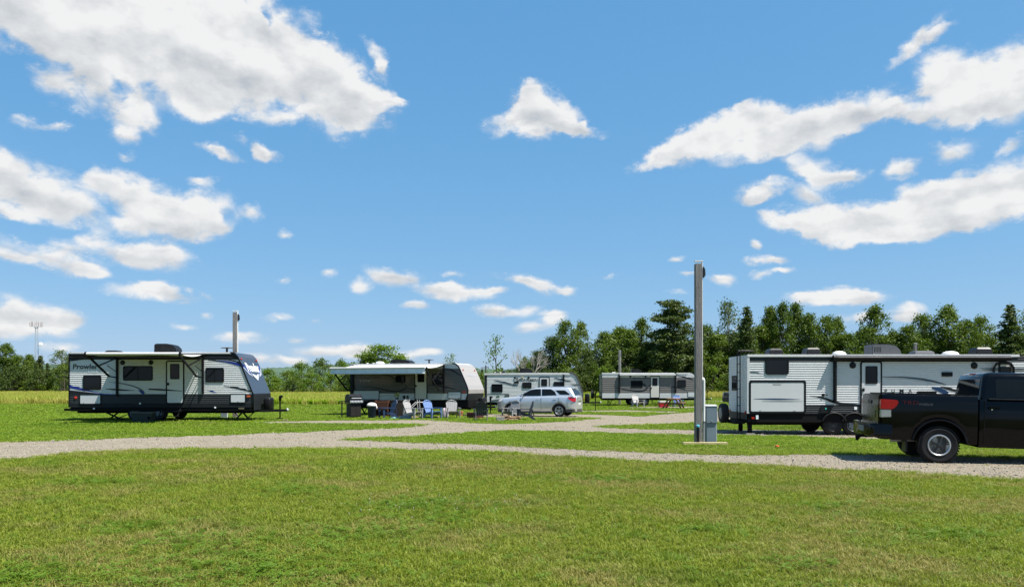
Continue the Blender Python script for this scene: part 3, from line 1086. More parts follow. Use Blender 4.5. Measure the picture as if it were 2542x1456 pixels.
def make_tree(key, kind, seed, leaf, H=10.0, width=3.0, base=0.12, nclump=60, per=90, size=0.16, bark=BARK):
    rg = np.random.default_rng(seed)
    V, F = [], []
    tk = MB()
    trunk_top = H * (0.93 if kind in ('pine', 'spruce', 'airy') else 0.62)
    bend = rg.normal(0, 0.18, 2)
    def axis(t):
        return np.array([bend[0] * math.sin(t * 2.5), bend[1] * math.sin(t * 2.1 + 1) - bend[1] * .84, t * H])
    r0 = H * (0.016 if kind in ('airy', 'sapling') else 0.022)
    ts = np.linspace(0, trunk_top / H, 8)
    tk.tube([axis(t) - np.array([0, 0, 0.15 if t == 0 else 0]) for t in ts], [r0 * (1.25 - t * 1.15) for t in ts], 7)
    cl = []
    if kind == 'broad' or kind == 'bush':
        lobes = [(rg.uniform(0, 6.28), rg.uniform(0.25, 0.6), rg.uniform(0.35, 0.9), rg.uniform(0.75, 1.2)) for _ in range(6)]
        for i in range(nclump):
            for _ in range(30):
                t = rg.uniform(base, 1.0)
                env = math.sin(math.pi * min(1, ((t - base) / (1 - base)) ** 0.75 * 0.93 + 0.07)) ** 0.6
                a = rg.uniform(0, 6.28)
                wob = 1 + 0.28 * math.sin(2 * a + seed) + 0.22 * math.sin(3 * a + t * 7 + seed * 2)
                rr = width * env * wob * rg.uniform(0.35, 1.0) ** 0.5
                c = axis(t) + np.array([rr * math.cos(a), rr * math.sin(a), 0])
                break
            cl.append((c, rg.uniform(0.55, 1.05) * (H / 10) ** 0.5, rg.uniform(0.55, 0.85), 0.0))
    elif kind == 'pine':
        for k in range(nclump):
            t = base + (1 - base) * rg.uniform(0, 1) ** 0.85
            a = rg.uniform(0, 6.28)
            env = width * (1.03 - t) ** 0.34 * (0.8 + 0.35 * math.sin(t * 31 + a)) * rg.uniform(0.35, 1.05)
            c = axis(t) + np.array([env * math.cos(a), env * math.sin(a), 0.16 * env])
            cl.append((c, rg.uniform(0.5, 0.95) * (1.15 - 0.5 * t), 0.38, -0.12))
            if rg.uniform() < 0.35:
                tk.tube([axis(t) - np.array([0, 0, .1]), c], [0.05, 0.015], 4)
        for k in range(5):
            cl.append((axis(0.95 + 0.012 * k) + rg.normal(0, 0.12, 3), 0.35, 1.2, 0))
    elif kind == 'spruce':
        nl = nclump // 7
        for k in range(nl):
            t = base + (1 - base) * k / nl
            env = width * (1.03 - t) ** 0.9 * rg.uniform(0.8, 1.1)
            for j in range(7):
                a = rg.uniform(0, 6.28)
                e = env * rg.uniform(0.2, 1.0)
                c = axis(t) + np.array([e * math.cos(a), e * math.sin(a), -0.22 * e])
                cl.append((c, 0.22 + 0.5 * (1 - t), 0.4, 0.15))
        cl.append((axis(0.985), 0.16, 2.5, 0))
    elif kind in ('airy', 'sapling'):
        for k in range(nclump):
            t = base + (1 - base) * rg.uniform(0, 1) ** 0.9
            a = rg.uniform(0, 6.28)
            u = (t - base) / (1 - base)
            env = width * (math.sin(math.pi * min(1, u * 0.88 + 0.10)) ** 0.7) * rg.uniform(0.2, 1.0)
            root = axis(max(0.1, t - 0.16 * env / max(width, .1) - 0.05))
            c = axis(t) + np.array([env * math.cos(a), env * math.sin(a), 0])
            cl.append((c, rg.uniform(0.32, 0.7), 0.95, 0.0))
            if rg.uniform() < 0.7:
                tk.tube([root, (root + c) / 2 + np.array([0, 0, -0.05]), c], [0.045, 0.03, 0.012], 4)
    if kind in ('broad', 'bush'):
        for k in range(16):
            c = cl[rg.integers(len(cl))][0]
            t = min(0.6, max(0.08, c[2] / H * 0.55))
            root = axis(t)
            tk.tube([root, (root * 0.45 + c * 0.55) + rg.normal(0, 0.12, 3), c], [r0 * 0.5, r0 * 0.32, 0.02], 5)
    if kind == 'bare':
        def grow(p, d, L, r, n):
            q = p + d * L
            tk.tube([p, (p + q) / 2 + rg.normal(0, L * 0.05, 3), q], [r, r * 0.8, r * 0.6], 5 if n > 2 else 4, caps=False)
            if n == 0:
                return
            for _ in range(3 if n > 1 else 2):
                e = d + rg.normal(0, 0.24, 3) + np.array([0, 0, 0.10])
                e /= np.linalg.norm(e)
                grow(q - d * L * rg.uniform(0, 0.3), e, L * rg.uniform(0.6, 0.85), r * 0.6, n - 1)
        tk = MB()
        for s_ in (-1, 1):
            d = np.array([0.16 * s_, 0.05, 1.0])
            grow(np.array([0.12 * s_, 0, -0.1]), d / np.linalg.norm(d), H * 0.27, r0 * .75, 5)
    for (c, r, fl, dr) in cl:
        leaves(V, F, c, r, int(per * rg.uniform(0.6, 1.4) * r * r / 0.55), size, rg, fl, dr)
    tm = bpy.data.meshes.new('trunk')
    tm.from_pydata(tk.v, [], tk.f)
    tm.materials.append(bark)
    tm.shade_smooth()
    cm = None
    if V:
        cm = bpy.data.meshes.new('crown')
        cm.from_pydata(np.concatenate(V).tolist(), [], np.concatenate(F).tolist())
        cm.materials.append(LEAF[leaf])
    TREES[key] = (tm, cm, H, width)


make_tree('broad1', 'broad', 1, 'mid', 10, 3.0, 0.10, 85, 95, 0.135)
make_tree('broad2', 'broad', 2, 'dark', 10, 3.3, 0.06, 95, 95, 0.135)
make_tree('broad3', 'broad', 3, 'mid', 10, 2.4, 0.12, 75, 95, 0.125)
make_tree('broad4', 'broad', 14, 'bright', 10, 2.9, 0.05, 85, 95, 0.135)
make_tree('bush1', 'bush', 4, 'bright', 5, 2.7, 0.0, 80, 75, 0.12)
make_tree('bush2', 'bush', 5, 'mid', 5, 2.6, 0.0, 80, 75, 0.12)
make_tree('bush3', 'bush', 25, 'dark', 5, 2.6, 0.0, 80, 75, 0.12)
make_tree('pine1', 'pine', 6, 'needle', 12, 3.6, 0.10, 230, 150, 0.13)
make_tree('spruce1', 'spruce', 7, 'needle', 10, 2.3, 0.05, 240, 190, 0.12)
make_tree('spruce2', 'spruce', 8, 'needle', 10, 2.0, 0.04, 240, 190, 0.12)
make_tree('airy1', 'airy', 9, 'mid', 10, 2.0, 0.10, 125, 150, 0.12, BIRCH)
make_tree('airy2', 'airy', 10, 'pale', 11, 1.9, 0.22, 80, 80, 0.11, BIRCH)
make_tree('airy3', 'airy', 15, 'mid', 10, 2.3, 0.16, 110, 140, 0.12)
make_tree('sapling', 'sapling', 11, 'bright', 6, 1.5, 0.30, 26, 60, 0.10)
make_tree('bare', 'bare', 12, 'mid', 8, 2.0, bark=BIRCH)


def plant_tree(key, px, top, depth, label, wpx=None, group=None, cat='tree', name=None, seed=None):
    tm, cm, H, W = TREES[key]
    x = (px - CX) / FPX * depth
    zb = gz1(x, depth)
    h = (HY - top) / FPX * depth + EYE - zb
    s = h / H
    w = s if wpx is None else (wpx / 2 / FPX * depth) / W
    if px > 1470 and not key.startswith('bu'):
        w *= 1.28
    w = min(max(w, s * 0.6), s * 1.9)
    kinds = {'bu': 'shrub', 'pi': 'pine_tree', 'sp': 'spruce_tree', 'ba': 'bare_tree', 'ai': 'slender_tree', 'sa': 'young_tree', 'br': 'leafy_tree'}
    e = empty(name or kinds[key[:2]], (x, depth, zb), random.uniform(0, 6.28), label, 'shrub' if key.startswith('bu') else cat, group)
    e.scale = (w, w, s)
    for nm, me in (('trunk', tm), ('crown', cm)):
        if me is not None:
            o = bpy.data.objects.new(nm, me)
            col.objects.link(o)
            o.parent = e
    return e


ONES = ['', 'first', 'second', 'third', 'fourth', 'fifth', 'sixth', 'seventh', 'eighth', 'ninth', 'tenth', 'eleventh', 'twelfth', 'thirteenth', 'fourteenth', 'fifteenth', 'sixteenth', 'seventeenth', 'eighteenth', 'nineteenth', 'twentieth']


def nth(i):
    return ONES[i] if i <= 20 else 'twenty-' + ONES[i - 20]


def tree_row(rows, where, group):
    rows = sorted(rows, key=lambda r: r[1])
    desc = {'br': 'leafy tree', 'bu': 'round shrub', 'pi': 'dark pine', 'sp': 'pointed dark spruce', 'ai': 'slender pale-stemmed tree', 'sa': 'thin young tree', 'ba': 'bare tree'}
    for i, r in enumerate(rows):
        lab = r[5] if len(r) > 5 and r[5] else f'{desc[r[0][:2]]}, {nth(i + 1)} from the left {where}'
        plant_tree(r[0], r[1], r[2], r[3], lab, r[4], group)


# far left wood beyond the meadow
tree_row([('airy1', -35, 862, 136, 75), ('airy3', 14, 858, 138, 78), ('broad3', 52, 886, 137, 62), ('airy1', 74, 884, 140, 48), ('spruce2', 101, 880, 138, 60),
          ('spruce1', 118, 899, 141, 40), ('airy2', 150, 870, 136, 68), ('broad2', 182, 880, 139, 70)], 'beyond the meadow at far left', 'trees beyond the meadow at left')
for q_, (px, top) in enumerate(sorted(((-10, 905), (30, 910), (66, 912), (96, 915), (134, 918), (160, 905), (5, 930), (45, 932), (85, 934), (118, 936), (215, 900), (262, 905)))):
    plant_tree(('bush3', 'bush2', 'bush3', 'bush1')[q_ % 4], px, top, 133 + random.uniform(-2, 6), f'{nth(q_ + 1)} low shrub from the left at the foot of the far left wood', 60, 'undergrowth of the far left wood')
# hedge between the two awning trailers
tree_row([('bush1', 668, 918, 122, 70), ('bush2', 712, 922, 126, 70), ('bush1', 750, 902, 121, 74), ('bush2', 795, 893, 127, 82), ('bush1', 846, 896, 123, 66), ('bush2', 880, 905, 126, 60)],
         'between the two trailers with awnings', 'shrubs between the awning trailers')
for q_, (px, top, k) in enumerate(sorted(((690, 940, 'bush1'), (730, 938, 'bush2'), (775, 928, 'bush1'), (822, 926, 'bush1'), (866, 930, 'bush2'), (640, 930, 'bush2'), (900, 925, 'bush1')))):
    plant_tree(k, px, top, 118 + random.uniform(-1, 3), f'{nth(q_ + 1)} low bright shrub from the left before the hedge between the awnings', 62, 'low shrubs in front of the hedge')
plant_tree('broad4', 952, 854, 118, 'bright green round-headed tree rising behind the taupe trailer with the white awning', 128)
plant_tree('broad1', 905, 888, 121, 'smaller green tree at the left shoulder of the tree behind the taupe trailer', 70)
plant_tree('broad3', 1000, 886, 121, 'green tree at the right shoulder of the tree behind the taupe trailer', 60)
plant_tree('sapling', 1120, 878, 110, 'wispy young tree showing above the front of the taupe trailer roof', 52)
# low trees between the taupe and the white trailers, then the sapling, the bare tree and the dark group
tree_row([('bush2', 1040, 912, 126, 60), ('bush1', 1085, 916, 122, 56), ('bush2', 1172, 914, 124, 56), ('spruce2', 1196, 914, 122, 26), ('bush1', 1206, 926, 118, 50), ('spruce1', 1246, 912, 124, 28), ('bush2', 1262, 926, 121, 54), ('bush1', 1160, 928, 118, 50)],
         'behind the gap by the taupe trailer', 'low trees behind the gap')
plant_tree('sapling', 1231, 831, 108, 'tall thin young tree with sparse leaves left of the bare tree', 64)
plant_tree('bare', 1310, 832, 106, 'leafless pale grey tree behind the white trailer', 66)
MIDROW = [('broad2', 1340, 872, 110, 78), ('broad2', 1372, 836, 113, 90), ('broad3', 1408, 800, 110, 74), ('broad1', 1440, 804, 112, 66), ('broad2', 1458, 872, 108, 66), ('bush2', 1302, 890, 108, 60), ('bush2', 1470, 900, 107, 62)]
tree_row(MIDROW, 'behind the plain white trailer', 'dark trees behind the white trailer')
tree_row([('broad1', 1500, 828, 112, 74), ('broad1', 1540, 816, 115, 84), ('airy1', 1566, 826, 110, 60), ('airy3', 1596, 798, 113, 58), ('pine1', 1668, 751, 108, 124, 'tall dark pine, highest of the wood behind the grey trailer'),
          ('broad2', 1620, 850, 111, 80), ('broad2', 1566, 872, 109, 80), ('broad3', 1745, 812, 111, 62), ('airy2', 1804, 749, 112, 62), ('broad1', 1780, 832, 110, 74), ('broad2', 1700, 858, 110, 86), ('broad2', 1828, 846, 112, 84), ('bush2', 1510, 905, 106, 60)],
         'in the wood behind the grey trailer', 'wood behind the grey trailer')
tree_row([('spruce1', 1854, 757, 109, 86), ('airy1', 1912, 770, 112, 52), ('airy3', 1946, 761, 110, 54), ('airy1', 1976, 762, 113, 54), ('broad1', 1890, 812, 111, 76), ('airy1', 2008, 786, 111, 56), ('broad3', 2050, 790, 112, 64), ('airy3', 2078, 796, 113, 58),
          ('broad1', 2110, 832, 110, 76), ('airy3', 2176, 768, 112, 74), ('broad1', 2150, 815, 110, 66), ('broad3', 2212, 828, 112, 70), ('broad1', 2262, 812, 110, 72), ('broad3', 2286, 785, 113, 64), ('airy3', 2350, 768, 111, 84), ('broad1', 2400, 800, 110, 70), ('broad3', 2442, 790, 113, 58), ('spruce1', 2507, 752, 110, 100)],
         'in the wood behind the long white trailer', 'wood behind the long white trailer')
plant_tree('airy2', 2556, 770, 113, 'slender tree cut by the right edge of the picture behind the long trailer', 60)
plant_tree('broad1', 2590, 780, 111, 'leafy tree at the far right end of the wood behind the long trailer', 80)
for i in range(27):
    px = 1290 + i * 50 + random.uniform(-10, 10)
    if 1470 < px < 1502:
        px = 1525
    plant_tree(('broad2', 'broad1', 'broad2', 'broad3')[i % 4], px, (900 if px < 1520 else 838) + random.uniform(-16, 14), 120 + random.uniform(0, 6), f'{nth(i + 1)} dark tree from the left in the back row of the wood', 84, 'back rows of the wood')
for i in range(26):
    px = 1300 + i * 52 + random.uniform(-12, 12)
    plant_tree(('bush3', 'bush3', 'bush2', 'bush3', 'bush1')[i % 5], px, 922 + random.uniform(-12, 8), 105 + random.uniform(-2, 2), f'{nth(i + 1)} low shrub from the left along the foot of the wood', 66, 'undergrowth of the wood')

# distant wooded hill
def build_hill():
    mb = MB()
    n = 260
    for j, (yy, f) in enumerate(((620, 0.0), (700, 0.55), (800, 1.0), (950, 0.6))):
        for i in range(n):
            x = -520 + 640 * i / (n - 1)
            h = 21 + 3.0 * math.sin(i * 0.045 + 1) + random.uniform(-0.7, 0.9)
            mb.v.append((x, yy, h * f - (2 if f == 0 else 0) - (1.5 if i in (0, n - 1) else 0)))
    for j in range(3):
        for i in range(n - 1):
            mb.f.append((j * n + i, j * n + i + 1, (j + 1) * n + i + 1, (j + 1) * n + i))
    mb.m = [0] * len(mb.f)
    o = mb.build('hill', mat('far_forest', (0.060, 0.095, 0.062), 0.95, var=0.3, nscale=0.08, spec=0.1, bump=0.6, bscale=0.3))  # distance haze is put into the forest's base colour
    tag(o, kind='structure')


build_hill()

# ------------------------------------------------------------------ travel trailers
WHITE = mat('white_siding', (0.58, 0.58, 0.57), 0.42, var=0.03, nscale=2.5)
ROOFW = mat('roof_white', (0.62, 0.61, 0.59), 0.6, var=0.05, nscale=2)
PANELW = mat('hatch_white', (0.56, 0.57, 0.57), 0.45, var=0.03, nscale=2)
CREAM = mat('cream_panel', (0.60, 0.57, 0.50), 0.45, var=0.03, nscale=2)
TAUPE = mat('taupe_siding', (0.120, 0.108, 0.098), 0.45, var=0.05, nscale=2)
TAUPE2 = mat('grey_siding', (0.150, 0.138, 0.128), 0.45, var=0.05, nscale=2)
CHAR = mat('charcoal_siding', (0.014, 0.016, 0.018), 0.5, var=0.08, nscale=2, spec=0.2)
CHAR2 = mat('dark_grey_siding', (0.034, 0.037, 0.040), 0.5, var=0.06, nscale=2, spec=0.2)
BLACK = mat('black_trim', (0.006, 0.0065, 0.007), 0.5, var=0.1, spec=0.2)
FRAMEK = mat('black_chassis', (0.004, 0.004, 0.0045), 0.7, var=0.2, spec=0.15)
CAPBLUE = mat('slate_blue_cap', (0.029, 0.037, 0.053), 0.32, var=0.04, coat=0.3)
CAPCREAM = mat('cream_cap', (0.30, 0.282, 0.265), 0.35, var=0.03, coat=0.2)
CAPBROWN = mat('brown_grey_cap', (0.10, 0.092, 0.085), 0.5, var=0.25, nscale=9)
BLUED = mat('blue_decal', (0.012, 0.030, 0.210), 0.35, var=0.05)
NAVYD = mat('navy_decal', (0.010, 0.035, 0.095), 0.4, var=0.05)
GREYD = mat('grey_decal', (0.060, 0.075, 0.085), 0.4, var=0.05)
SILVD = mat('silver_decal', (0.42, 0.45, 0.50), 0.4, var=0.05)
LETTERW = mat('white_lettering', (0.80, 0.82, 0.84), 0.4)
LETTERK = mat('dark_lettering', (0.016, 0.020, 0.024), 0.4)
LETTERG = mat('green_emblem', (0.05, 0.10, 0.04), 0.5)
PANE = glass_mat('dark_pane', (0.010, 0.012, 0.014))
REDL = mat('red_lens', (0.42, 0.020, 0.012), 0.2, coat=0.6)
AMBER = mat('amber_lens', (0.55, 0.09, 0.02), 0.25, coat=0.5)
TYRE = mat('tyre_rubber', (0.014, 0.013, 0.013), 0.85, var=0.25, nscale=12, bump=0.3)
RIM = mat('grey_steel_rim', (0.17, 0.19, 0.205), 0.4, metal=0.3, var=0.1)
AWNW = mat('awning_fabric_white', (0.58, 0.57, 0.55), 0.8, var=0.05, nscale=2, bump=0.2, bscale=8)
AWNB = mat('awning_fabric_blue', (0.68, 0.74, 0.76), 0.8, var=0.12, nscale=3)
STEEL = mat('galvanised_steel', (0.40, 0.41, 0.42), 0.45, metal=0.6, var=0.1)
CONC = mat('concrete_block', (0.30, 0.28, 0.25), 0.9, var=0.15, nscale=8, bump=0.4)
PLASTK = mat('black_plastic', (0.009, 0.009, 0.010), 0.4, var=0.15, spec=0.25)


class Trailer:
    def __init__(self, label, zoom, ref_zx, depth, yaw, width=2.44, zb=None, name='travel_trailer'):
        self.z = zoom
        px, _ = zoom(ref_zx, 0)
        self.x0, self.y0, self.a = (px - CX) / FPX * depth, depth, yaw
        self.w = width
        self.zb = gz1(self.x0 + 4 * math.cos(yaw), depth + 1.2) if zb is None else zb
        self.root = empty(name, (self.x0, self.y0, self.zb), yaw, label, 'trailer')

    def W(self, zx, zy, v=0.0, zoom=None):
        """position on the plane v behind the near wall, from a place in the photograph"""
        px, py = (zoom or self.z)(zx, zy)
        ca, sa = math.cos(self.a), math.sin(self.a)
        ox, oy = self.x0 - sa * v, self.y0 + ca * v
        tx = (px - CX) / FPX
        u = (tx * oy - ox) / (ca - tx * sa)
        y = oy + u * sa
        return u, EYE + (HY - py) / FPX * y - self.zb

    def P(self, pts, v=0.0, zoom=None):
        return [self.W(a, b, v, zoom) for a, b in pts]

    # -- shell and siding
    def shell(self, prof, roof_m, end_m, cap_m, cap_from):
        """prof: near-wall outline (u, w) anticlockwise from the rear foot; each edge swept across the width"""
        self.prof = prof
        n = len(prof)
        W = self.w
        body = MB()
        body.prism([(p[0], p[1]) for p in prof], 0.03, W)
        body.build('body_core', FRAMEK, self.root)
        ends, roof, cap = MB(), MB(), MB()
        for i in range(n):
            a, b = prof[i], prof[(i + 1) % n]
            du, dw = b[0] - a[0], b[1] - a[1]
            L = math.hypot(du, dw)
            if L < 1e-4:
                continue
            nu, nw = -dw / L, du / L
            cu, cw = sum(p[0] for p in prof) / n, sum(p[1] for p in prof) / n
            if nu * ((a[0] + b[0]) / 2 - cu) + nw * ((a[1] + b[1]) / 2 - cw) < 0:
                nu, nw = -nu, -nw
            e = 0.012
            q = [(a[0] + nu * e, 0.0, a[1] + nw * e), (b[0] + nu * e, 0.0, b[1] + nw * e), (b[0] + nu * e, W, b[1] + nw * e), (a[0] + nu * e, W, a[1] + nw * e)]
            if nw > 0.97:
                roof.add(q, [(0, 1, 2, 3)])
            elif nw < -0.8:
                continue
            elif a[0] > cap_from and b[0] > cap_from:
                cap.add(q, [(0, 1, 2, 3)])
            elif abs(nu) > 0.9:
                # rear wall: horizontal ribs
                w0, w1 = min(a[1], b[1]), max(a[1], b[1])
                k = max(2, int((w1 - w0) / 0.086))
                for j in range(k):
                    z0, z1 = w0 + (w1 - w0) * j / k, w0 + (w1 - w0) * (j + 1) / k
                    zm = z0 + (z1 - z0) * 0.55
                    u_ = a[0] + nu * e
                    ends.add([(u_, 0, z0), (u_ + nu * .012, 0, zm), (u_, 0, z1), (u_, W, z1), (u_ + nu * .012, W, zm), (u_, W, z0)], [(0, 1, 4, 5), (1, 2, 3, 4)])
            else:
                ends.add(q, [(0, 1, 2, 3)])
        if ends.f:
            ends.build('rear_wall', end_m, self.root)
        if roof.f:
            roof.build('roof', roof_m, self.root)
        if cap.f:
            self.cap = cap.build('front_cap', cap_m, self.root, 50)

    def span(self, w):
        us = []
        n = len(self.prof)
        for i in range(n):
            a, b = self.prof[i], self.prof[(i + 1) % n]
            if (a[1] > w) != (b[1] > w):
                us.append(a[0] + (w - a[1]) * (b[0] - a[0]) / (b[1] - a[1]))
        return (min(us), max(us)) if us else None

    def siding(self, w0, w1, m, period=0.086, depth=0.013, u_min=None, u_max=None, name='siding_panel'):
        mb = MB()
        w0, w1 = min(w0, w1), max(w0, w1)
        rows = []
        k0 = int(math.floor(w0 / period))
        w = w0
        ks = [w0]
        for k in range(k0, int(w1 / period) + 2):
            for f in (0.0, 0.35, 0.55, 0.9):
                q = (k + f) * period
                if w0 + 0.002 < q < w1 - 0.002:
                    ks.append(q)
        ks.append(w1)
        def prot(q):
            f = (q / period) % 1.0
            return depth * (0 if f < 0.001 or f > 0.9 else f / 0.35 if f < 0.35 else 1.0 if f <= 0.551 else max(0, (0.9 - f) / 0.35))
        for q in ks:
            sp = self.span(min(max(q, w0 + 1e-3), w1 - 1e-3))
            if not sp:
                continue
            a, b = sp
            if u_min is not None:
                a = max(a, u_min)
            if u_max is not None:
                b = min(b, u_max)
            rows.append([(a, -prot(q), q), (b, -prot(q), q)])
        for i in range(len(rows) - 1):
            mb.add(rows[i] + rows[i + 1], [(0, 1, 3, 2)])
        o = mb.build(name, m, self.root, fix=False)
        return o

    # -- fittings on the near wall
    def window(self, a, b, zoom=None, r=0.07, mullion=True, frame=0.045):
        (u0, w0), (u1, w1) = self.W(*a, zoom=zoom), self.W(*b, zoom=zoom)
        mb = MB().ring(rrect(u0, u1, w0, w1, r), rrect(min(u0, u1) + frame, max(u0, u1) - frame, min(w0, w1) + frame, max(w0, w1) - frame, r * 0.6), -0.034, 0.01)
        f = mb.build('window', BLACK, self.root)
        g = MB().prism(rrect(min(u0, u1) + frame * .8, max(u0, u1) - frame * .8, min(w0, w1) + frame * .8, max(w0, w1) - frame * .8, r * 0.6), -0.024, 0.005)
        g.build('pane', PANE, f)
        if mullion:
            um = u0 + (u1 - u0) * 0.5
            MB().box((um - 0.014, -0.030, min(w0, w1) + frame), (um + 0.014, -0.0245, max(w0, w1) - frame)).build('mullion', BLACK, f)
        return f

    def door(self, a, b, win_a, win_b, slab_m, zoom=None, handle=True):
        (u0, w1), (u1, w0) = self.W(*a, zoom=zoom), self.W(*b, zoom=zoom)
        fr = 0.055
        d = MB().ring(rrect(u0, u1, w0, w1, 0.10), rrect(u0 + fr, u1 - fr, w0 + fr, w1 - fr, 0.06), -0.036, 0.01).build('door', BLACK, self.root)
        MB().prism(rrect(u0 + fr * .9, u1 - fr * .9, w0 + fr * .9, w1 - fr * .9, 0.06), -0.028, 0.004).build('door_panel', slab_m, d)
        (a0, b1), (a1, b0) = self.W(*win_a, zoom=zoom), self.W(*win_b, zoom=zoom)
        MB().ring(rrect(a0, a1, b0, b1, 0.05), rrect(a0 + .03, a1 - .03, b0 + .03, b1 - .03, 0.03), -0.042, -0.02).build('window_frame', BLACK, d)
        MB().prism(rrect(a0 + .02, a1 - .02, b0 + .02, b1 - .02, 0.03), -0.036, -0.02).build('pane', PANE, d)
        if handle:
            hw = w0 + (w1 - w0) * 0.46
            MB().box((u0 + 0.07, -0.075, hw - 0.06), (u0 + 0.15, -0.029, hw + 0.06)).build('handle', BLACK, d, bevel=0.01)
        return d

    def hatch(self, a, b, m=None, zoom=None, fr=0.035, r=0.05, name='storage_hatch'):
        (u0, w1), (u1, w0) = self.W(*a, zoom=zoom), self.W(*b, zoom=zoom)
        h = MB().ring(rrect(u0, u1, w0, w1, r), rrect(u0 + fr, u1 - fr, w0 + fr, w1 - fr, r * .7), -0.034, 0.01).build(name, BLACK, self.root)
        MB().prism(rrect(u0 + fr * .9, u1 - fr * .9, w0 + fr * .9, w1 - fr * .9, r * .7), -0.027, 0.004).build('panel', m or PANELW, h)
        for k in ((0.2, 0.8) if u1 - u0 > 0.8 else (0.5,)):
            uu = u0 + (u1 - u0) * k
            MB().box((uu - .03, -0.045, w0 + fr), (uu + .03, -0.028, w0 + fr + .05)).build('latch', STEEL, h)
        return h

    def disc(self, c, r, m, name='speaker', zoom=None, depth=0.05):
        u, w = self.W(*c, zoom=zoom)
        return MB().lathe([(r * .5, -depth), (r * 0.85, -depth + .01), (r, -0.02), (r, 0.005)], (u, 0, w), 'y', 18).build(name, m, self.root, 40)

    def plate(self, a, b, m, name, zoom=None, d=0.05, r=0.015):
        (u0, w1), (u1, w0) = self.W(*a, zoom=zoom), self.W(*b, zoom=zoom)
        return MB().prism(rrect(u0, u1, w0, w1, r, 2), -d, 0.005).build(name, m, self.root)

    def rail(self, zx, y0, y1, half=0.045, zoom=None, d=0.10):
        u, w1 = self.W(zx, y0, zoom=zoom)
        _, w0 = self.W(zx, y1, zoom=zoom)
        return MB().box((u - half, -d, w0), (u + half, 0.004, w1)).build('awning_rail', BLACK, self.root, bevel=0.012)

    def swoosh(self, pts, widths, m, zoom=None, off=0.017, name='stripe'):
        P = self.P(pts, zoom=zoom)
        Q = catmull([(p[0], p[1], w) for p, w in zip(P, widths)], 7)
        vs_, fs = [], []
        for i, q in enumerate(Q):
            d = np.array(Q[min(i + 1, len(Q) - 1)][:2]) - np.array(Q[max(i - 1, 0)][:2])
            d /= max(np.linalg.norm(d), 1e-6)
            nx, nz = -d[1], d[0]
            h = max(q[2], 0.004) / 2
            vs_ += [(q[0] + nx * h, -off, q[1] + nz * h), (q[0] - nx * h, -off, q[1] - nz * h)]
        fs = [(2 * i, 2 * i + 1, 2 * i + 3, 2 * i + 2) for i in range(len(Q) - 1)]
        return MB().add(vs_, fs).build(name, m, self.root, fix=False)

    def text(self, s, a, b, m, zoom=None, **kw):
        (u0, w1), (u1, w0) = self.W(*a, zoom=zoom), self.W(*b, zoom=zoom)
        return lettering(s, self.root, m, (u0, -kw.pop('off', 0.019), w0), (1, 0, 0), (0, 0, 1), u1 - u0, w1 - w0, **kw)

    def roof_trim(self, u0, u1, w, m=None, h=0.07):
        return MB().box((u0, -0.035, w - h * .75), (u1, 0.05, w + h * .35)).build('roof_trim', m or ROOFW, self.root, bevel=0.012)

    # -- roof
    def air_conditioner(self, a, b, v=1.2, m=None, zoom=None):
        (u0, w1), (u1, w0) = self.W(*a, v=v, zoom=zoom), self.W(*b, v=v, zoom=zoom)
        base = max(p[1] for p in self.prof) + 0.005
        h = w1 - base
        L = u1 - u0
        pr = [(u0, base), (u0 + .01, base + h * .85), (u0 + .05, base + h), (u0 + L * .55, base + h), (u0 + L * .82, base + h * .86), (u0 + L * .96, base + h * .5), (u1, base + h * .12), (u1, base)]
        o = MB().prism(pr, v - 0.36, v + 0.36).build('air_conditioner', m or PLASTK, self.root, bevel=0.03)
        for k in range(5):
            x = u0 + L * (0.08 + 0.05 * k)
            MB().box((x, v - 0.366, base + h * .3), (x + 0.016, v - 0.355, base + h * .75)).build('grille_slat', BLACK, o)
        return o

    def vent(self, a, b, v=1.0, m=None, zoom=None, dome=False):
        (u0, w1), (u1, w0) = self.W(*a, v=v, zoom=zoom), self.W(*b, v=v, zoom=zoom)
        base = max(p[1] for p in self.prof) + 0.005
        h = max(0.05, w1 - base)
        c, r = (u0 + u1) / 2, (u1 - u0) / 2
        if dome:
            rings = [(r, 0), (r * .98, h * .35), (r * .8, h * .72), (r * .45, h * .95), (r * .1, h)]
            return MB().lathe([(q, z) for q, z in rings], (c, v, base), 'z', 18).build('roof_dome', m or ROOFW, self.root, 60)
        rg_ = []
        for (s, z) in ((1.0, 0), (1.0, h * .35), (0.9, h * .8), (0.7, h)):
            rg_.append([(c - r * s, v - .3 * s, base + z), (c + r * (s * .9 + .1), v - .3 * s, base + z), (c + r * (s * .9 + .1), v + .3 * s, base + z), (c - r * s, v + .3 * s, base + z)])
        return MB().loft(rg_).build('roof_vent', m or PLASTK, self.root, bevel=0.015)

    def pipe(self, zx, zy, v=1.0, r=0.03, m=None):
        u, w = self.W(zx, zy, v)
        base = max(p[1] for p in self.prof)
        return MB().lathe([(r, 0), (r, (w - base) * .8), (r * 1.7, (w - base) * .8), (r * 1.5, w - base)], (u, v, base), 'z', 10).build('vent_pipe', m or ROOFW, self.root, 40)

    def antenna(self, zx, zy, v=1.0, r=0.28):
        u, w = self.W(zx, zy, v)
        base = max(p[1] for p in self.prof)
        mb = MB().lathe([(0.06, 0), (0.045, (w - base) * .8)], (u, v, base), 'z', 8)
        mb.lathe([(r * .5, (w - base) * .8), (r, (w - base) * .86), (r, (w - base) * .95), (r * .5, w - base)], (u, v, base), 'z', 12)
        return mb.build('roof_antenna', PLASTK, self.root, 40)

